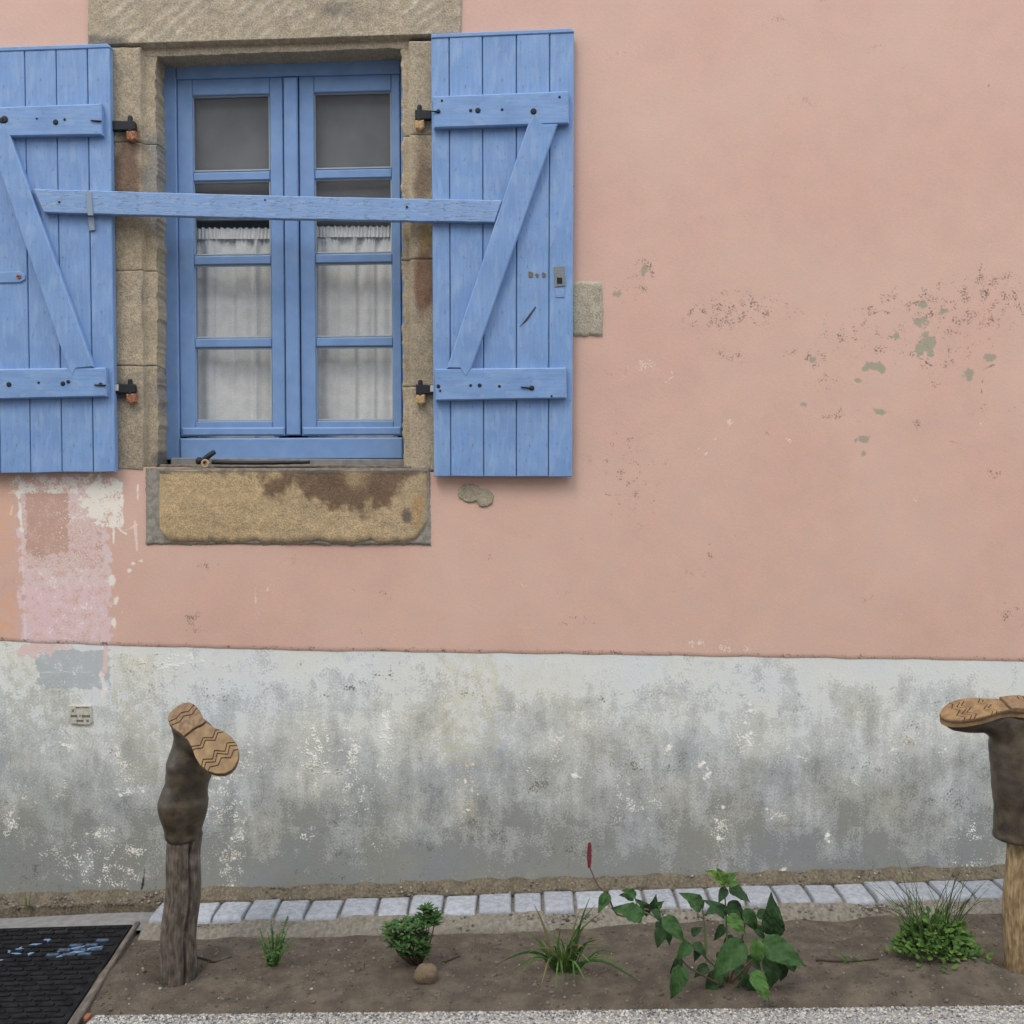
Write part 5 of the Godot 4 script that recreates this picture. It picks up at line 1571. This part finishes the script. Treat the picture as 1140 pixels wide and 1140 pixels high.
	for k in 40:
		var a := rng.randf() * TAU
		var p0 := gb + Vector3(cos(a), 0, sin(a)) * rng.randf_range(0.0, 0.035) - Vector3(0, .006, 0)
		var p2 := p0 + Vector3(cos(a) * 0.06, rng.randf_range(.03, .12), sin(a) * 0.05)
		put("blade", ribbon(curve([p0, p0.lerp(p2, .5) + Vector3(0, .012, 0), p2], 7), 0.0022), M.greens[1 + k % 3] if k % 4 else M.straw, gr)

	# --- small evergreen shrub and the stone at its foot
	var sb := ground_pt(466, 1080)
	var sh := thing("small_shrub", sb, "small evergreen shrub with narrow glossy leaves behind a brown stone", "shrub")
	var lf := leaf_mesh(0.034, 0.0085, 0.5, 0.3, 1, 4)
	var tips := [[433, 1030, .02], [440, 1042, .05], [447, 1026, .0], [452, 1036, .05], [456, 1024, -.02], [462, 1032, .03], [468, 1040, .0], [437, 1052, .04], [446, 1054, .07], [456, 1048, .06], [466, 1050, .05], [473, 1046, .02], [472, 1016, -.02], [480, 1014, .0], [476, 1024, .01], [486, 1018, -.01], [484, 1026, .02], [470, 1024, .0], [452, 1062, .05], [464, 1062, .05], [473, 1058, .03], [432, 1040, -.02], [460, 1042, -.04], [448, 1044, -.04], [474, 1010, -.01], [441, 1034, .05]]
	var fol := []
	var fol2 := []
	for e in tips:
		var tp := at(e[0], e[1], sb.z + e[2])
		var mid := sb.lerp(tp, 0.5) + Vector3((tp.x - sb.x) * 0.15, -0.01, 0)
		put("branch", tube(curve([sb - Vector3(0, .02, 0), mid, tp], 8), taper(.003, .0012, 8), 5), M.stem, sh)
		for q in 20:
			var a := q * 2.4
			var dirn := Vector3(cos(a), rng.randf_range(0.15, 1.3), sin(a))
			var from := tp - (tp - mid).normalized() * 0.022 * rng.randf()
			(fol if rng.randf() < 0.6 else fol2).append([lf, aim(from, dirn, Vector3(0, 1, 0.3) if absf(dirn.normalized().y) < .9 else Vector3(0, 0, 1), rng.randf_range(.75, 1.15))])
	meta(put("foliage", joined(fol), M.greens[1], sh), "", "", "", "stuff")
	meta(put("foliage", joined(fol2), M.greens[2], sh), "", "", "", "stuff")
	var rp := ground_pt(473, 1094)
	var rk := thing("stone", rp, "rounded brown stone at the foot of the small shrub", "stone")
	put("rock", sheet(28, 18, func(u: float, v: float) -> Vector3:
		var t := u * TAU; var f := (v - 0.5) * PI
		var d := Vector3(cos(t) * cos(f), sin(f), -sin(t) * cos(f))
		d.y = clampf(d.y, -1, 0.86)
		return rp + Vector3(0.004, 0.018, 0.0) + d * Vector3(0.038, 0.036, 0.032) * (1.0 + 0.14 * lump.get_noise_3d(d.x * 16.0, d.y * 16.0, d.z * 16.0) + 0.03 * fine.get_noise_3d(d.x * 50.0, d.y * 50.0, d.z * 50.0))), M.pebble, rk)

	# --- tuft of rushes and low leaves by the right post
	var tb := ground_pt(1043, 1078)
	var tf := thing("grass_tuft", tb, "dense green tuft with fine upright rushes near the right post", "grass tuft")
	var low := [[], [], []]
	var ll := leaf_mesh(0.024, 0.014, 0.5, 0.15, 1, 4)
	for k in 900:
		var a := rng.randf() * TAU; var r := sqrt(rng.randf())
		var c := tb + Vector3(cos(a) * r * 0.125, 0.01 + rng.randf() * 0.115 * (1.05 - r * r), sin(a) * r * 0.075 - 0.012)
		if rng.randf() < 0.2: c += Vector3(rng.randf_range(-.06, .06), -0.02, rng.randf_range(-.02, .05))
		c.y = maxf(c.y, gy(c.x) + soil_h(c.x, c.z) + 0.003)
		var dirn := Vector3(cos(a) * r + rng.randf_range(-.6, .6), rng.randf_range(0.1, 1.0), sin(a) * r + rng.randf_range(-.5, .6))
		low[[0, 1, 1, 2, 2, 2][rng.randi() % 6]].append([ll, aim(c, dirn, Vector3(0.1, .8, .7), rng.randf_range(.45, 1.05))])
	for k in 3: meta(put("foliage", joined(low[k]), M.greens[k + 1], tf), "", "", "", "stuff")
	for k in 85:
		var a := rng.randf_range(-1.0, 1.0)
		var p0 := tb + Vector3(rng.randf_range(-.07, .07), 0.0, rng.randf_range(-.05, .02))
		var ln := rng.randf_range(.10, .33)
		var p2 := p0 + Vector3(a * 0.45 * ln + (p0.x - tb.x) * 0.8, ln * (1.0 - 0.3 * absf(a)), rng.randf_range(-.06, .05))
		put("blade", ribbon(curve([p0, p0.lerp(p2, .5) + Vector3(-a * .02, .02, 0), p2], 8), 0.0013), M.greens[1 + k % 3] if k % 7 else M.straw, tf)
	for e in [[966, 1012, 1.0], [1075, 962, 1.0], [1108, 1003, 1.0], [1090, 1000, 1.0], [990, 985, .4], [985, 1000, .6]]:
		var p2 := at(e[0], e[1], tb.z)
		put("blade", ribbon(curve([tb, tb.lerp(p2, .6) + Vector3(0, .05 * e[2], 0), p2], 12), 0.0012), M.greens[0], tf)

	# --- weeds
	weed("weed", ground_pt(304, 1082), "small feathery green weed between the left post and the shrub", 46, .055, .15)
	weed("weed", ground_pt(190, 1091), "tiny weed sprouting at the foot of the left post", 16, .03, .045)
	weed("weed", ground_pt(1128, 1083), "tiny weed sprouting at the foot of the right post", 14, .03, .05)
	weed("weed", ground_pt(948, 1080), "sparse low weed in the soil left of the green tuft", 10, .035, .03)
	var fw := Vector3(at(38, 990).x, 0, 0.055)
	fw.y = gy(fw.x) + 0.05
	weed("weed", fw, "tiny dark weed growing from the wall footing above the mat", 7, .012, .07)
	# --- twigs
	for e in [[[216, 1070, 228, 1073, 240, 1078, 258, 1072], "thin dark twig on the soil just right of the left post"], [[908, 1076, 925, 1078, 945, 1080, 978, 1078], "dark crooked twig on the soil between leafy plant and tuft"], [[492, 1076, 500, 1073, 512, 1068], "short dark twig on the soil right of the small shrub"]]:
		var pts := []
		var q: Array = e[0]
		for k in range(0, q.size(), 2):
			var p := ground_pt(q[k], q[k + 1])
			pts.append(p + Vector3(0, 0.003, 0))
		var tw := thing("twig", pts[0], e[1], "twig")
		put("stick", tube(curve(pts, 12), taper(.0042, .002, 12), 6, func(t: float, k: float) -> float: return 1.0 + 0.3 * sin(k * 21.0 + t)), M.twig, tw)

func ribbon(path: Array, w: float) -> ArrayMesh:
	# a keeled grass blade
	var v := PackedVector3Array(); var n := PackedVector3Array(); var ix := PackedInt32Array()
	var m := path.size()
	for k in m:
		var d: Vector3 = (path[mini(k + 1, m - 1)] - path[maxi(k - 1, 0)]).normalized()
		var s := d.cross(Vector3(0.25, 0.3, 1.0)).normalized()
		var f := s.cross(d).normalized()
		var h := w * (1.0 - pow(float(k) / (m - 1), 2.5)) + 0.0003
		v.append(path[k] - s * h); v.append(path[k] - f * h * 0.45); v.append(path[k] + s * h); v.append(path[k] - f * h * 0.75)
		n.append((f - s * .5).normalized()); n.append(f); n.append((f + s * .5).normalized()); n.append(-f)
	for k in m - 1:
		for s in 4:
			var a := k * 4 + s; var b := k * 4 + (s + 1) % 4
			ix.append_array([a, a + 4, b, b, a + 4, b + 4])
	return mesh_of(v, n, ix)

func weed(called: String, p: Vector3, label: String, n: int, spread: float, tall: float) -> void:
	var w := thing(called, p, label, "weed")
	var ll := leaf_mesh(0.016, 0.006, 0.6, 0.2, 1, 4)
	var lv := []
	for k in n:
		var a := rng.randf() * TAU
		var p0 := p + Vector3(cos(a), 0, sin(a)) * spread * 0.25 - Vector3(0, .004, 0)
		var p2 := p0 + Vector3(cos(a) * spread * rng.randf_range(.2, 1.2), tall * rng.randf_range(.25, 1.0), sin(a) * spread * rng.randf_range(.2, 1.0))
		put("blade", ribbon(curve([p0, p0.lerp(p2, .5) + Vector3(0, tall * .1, 0), p2], 7), 0.0011), M.greens[1 + k % 3], w)
		for q in 3:
			lv.append([ll, aim(p0.lerp(p2, rng.randf_range(.4, 1.0)), Vector3(rng.randf_range(-1, 1), rng.randf_range(0, 1), rng.randf_range(-1, 1)), Vector3(.1, .8, .6), rng.randf_range(.5, 1.0) * (spread / .05))])
	meta(put("foliage", joined(lv), M.greens[2], w), "", "", "", "stuff")

# ------------------------------------------------------------------ unseen house added across the street; its height shades the foot of the wall
func build_opposite() -> void:
	var o := thing("added_opposite_house", Vector3(0, -0.14, 7.2), "unseen plain pale house added across the street to shade the lower wall", "house")
	var z := 7.2
	put("wall", block(Vector3(-12, -0.6, z), Vector3(12, 6.0, z + 7.0)), M.far_wall, o)
	var rf := start()
	prism(rf, PackedVector2Array([Vector2(z - 0.3, 6.0), Vector2(z + 7.3, 6.0), Vector2(z + 3.5, 8.4)]), -12.1, 12.1, 0.02, Transform3D(Basis(Vector3(0, 0, 1), Vector3(0, 1, 0), Vector3(-1, 0, 0)), Vector3.ZERO))
	put("roof", done(rf), M.slate, o)
	for x in [-9.0, -6.0, -3.0, 0.0, 3.0, 6.0, 9.0]:
		for y in [0.9, 3.4]:
			if y < 1.0 and (x == 0.0 or x == -6.0):
				var d := put("door", block(Vector3(x - .5, -0.1, z - 0.03), Vector3(x + .5, 2.1, z - 0.002)), M.slate, o)
				put("handle", block(Vector3(x + .36, 0.95, z - 0.08), Vector3(x + .4, 1.1, z - 0.03), 0.004), M.steel, d)
				continue
			var w := put("window", block(Vector3(x - .5, y, z - 0.03), Vector3(x + .5, y + 1.3, z - 0.002)), M.far_frame, o)
			put("pane", block(Vector3(x - .42, y + .08, z - 0.04), Vector3(x + .42, y + 1.22, z - 0.031), 0.002), M.far_glass, w)

func _ready() -> void:
	# camera
	var cam := Camera3D.new()
	cam.name = "camera"
	cam.position = EYE
	cam.rotation_degrees = Vector3(-TILT, 0, 0)
	cam.fov = rad_to_deg(2.0 * atan(570.0 / FOCAL))
	cam.near = 0.05
	cam.far = 600.0
	add_child(cam)
	cam.current = true
	# bright overcast sky, soft sun high on the left
	var env := Environment.new()
	env.background_mode = Environment.BG_SKY
	var sky := Sky.new()
	var sm := ProceduralSkyMaterial.new()
	sm.sky_top_color = Color(0.86, 0.89, 0.935)
	sm.sky_horizon_color = Color(0.90, 0.905, 0.91)
	sm.sky_curve = 0.2
	sm.ground_bottom_color = Color(0.2, 0.19, 0.18)
	sm.ground_horizon_color = Color(0.5, 0.5, 0.5)
	sm.sun_angle_max = 1.0
	sky.sky_material = sm
	env.sky = sky
	env.background_energy_multiplier = 1.0
	env.tonemap_mode = Environment.TONE_MAPPER_LINEAR
	env.tonemap_exposure = 3.1
	env.sdfgi_enabled = true
	env.ssao_enabled = true
	env.ssil_enabled = true
	var we := WorldEnvironment.new()
	we.name = "environment"
	we.environment = env
	add_child(we)
	var sun := DirectionalLight3D.new()
	sun.name = "sun"
	sun.light_energy = 0.18
	sun.light_angular_distance = 22.0
	sun.light_color = Color(1.0, 0.97, 0.92)
	sun.shadow_enabled = true
	add_child(sun)
	sun.look_at_from_position(Vector3(-2.2, 6.5, 4.0), Vector3.ZERO, Vector3.UP)

	rng.seed = 20240611
	lump.seed = 4; lump.frequency = 0.05; lump.fractal_octaves = 3
	fine.seed = 9; fine.frequency = 0.09; fine.fractal_octaves = 2
	make_materials()
	build_ground()
	build_house()
	build_opposite()
	build_window()
	build_shutters()
	build_fittings()
	build_mat()
	build_posts()
	build_plants()
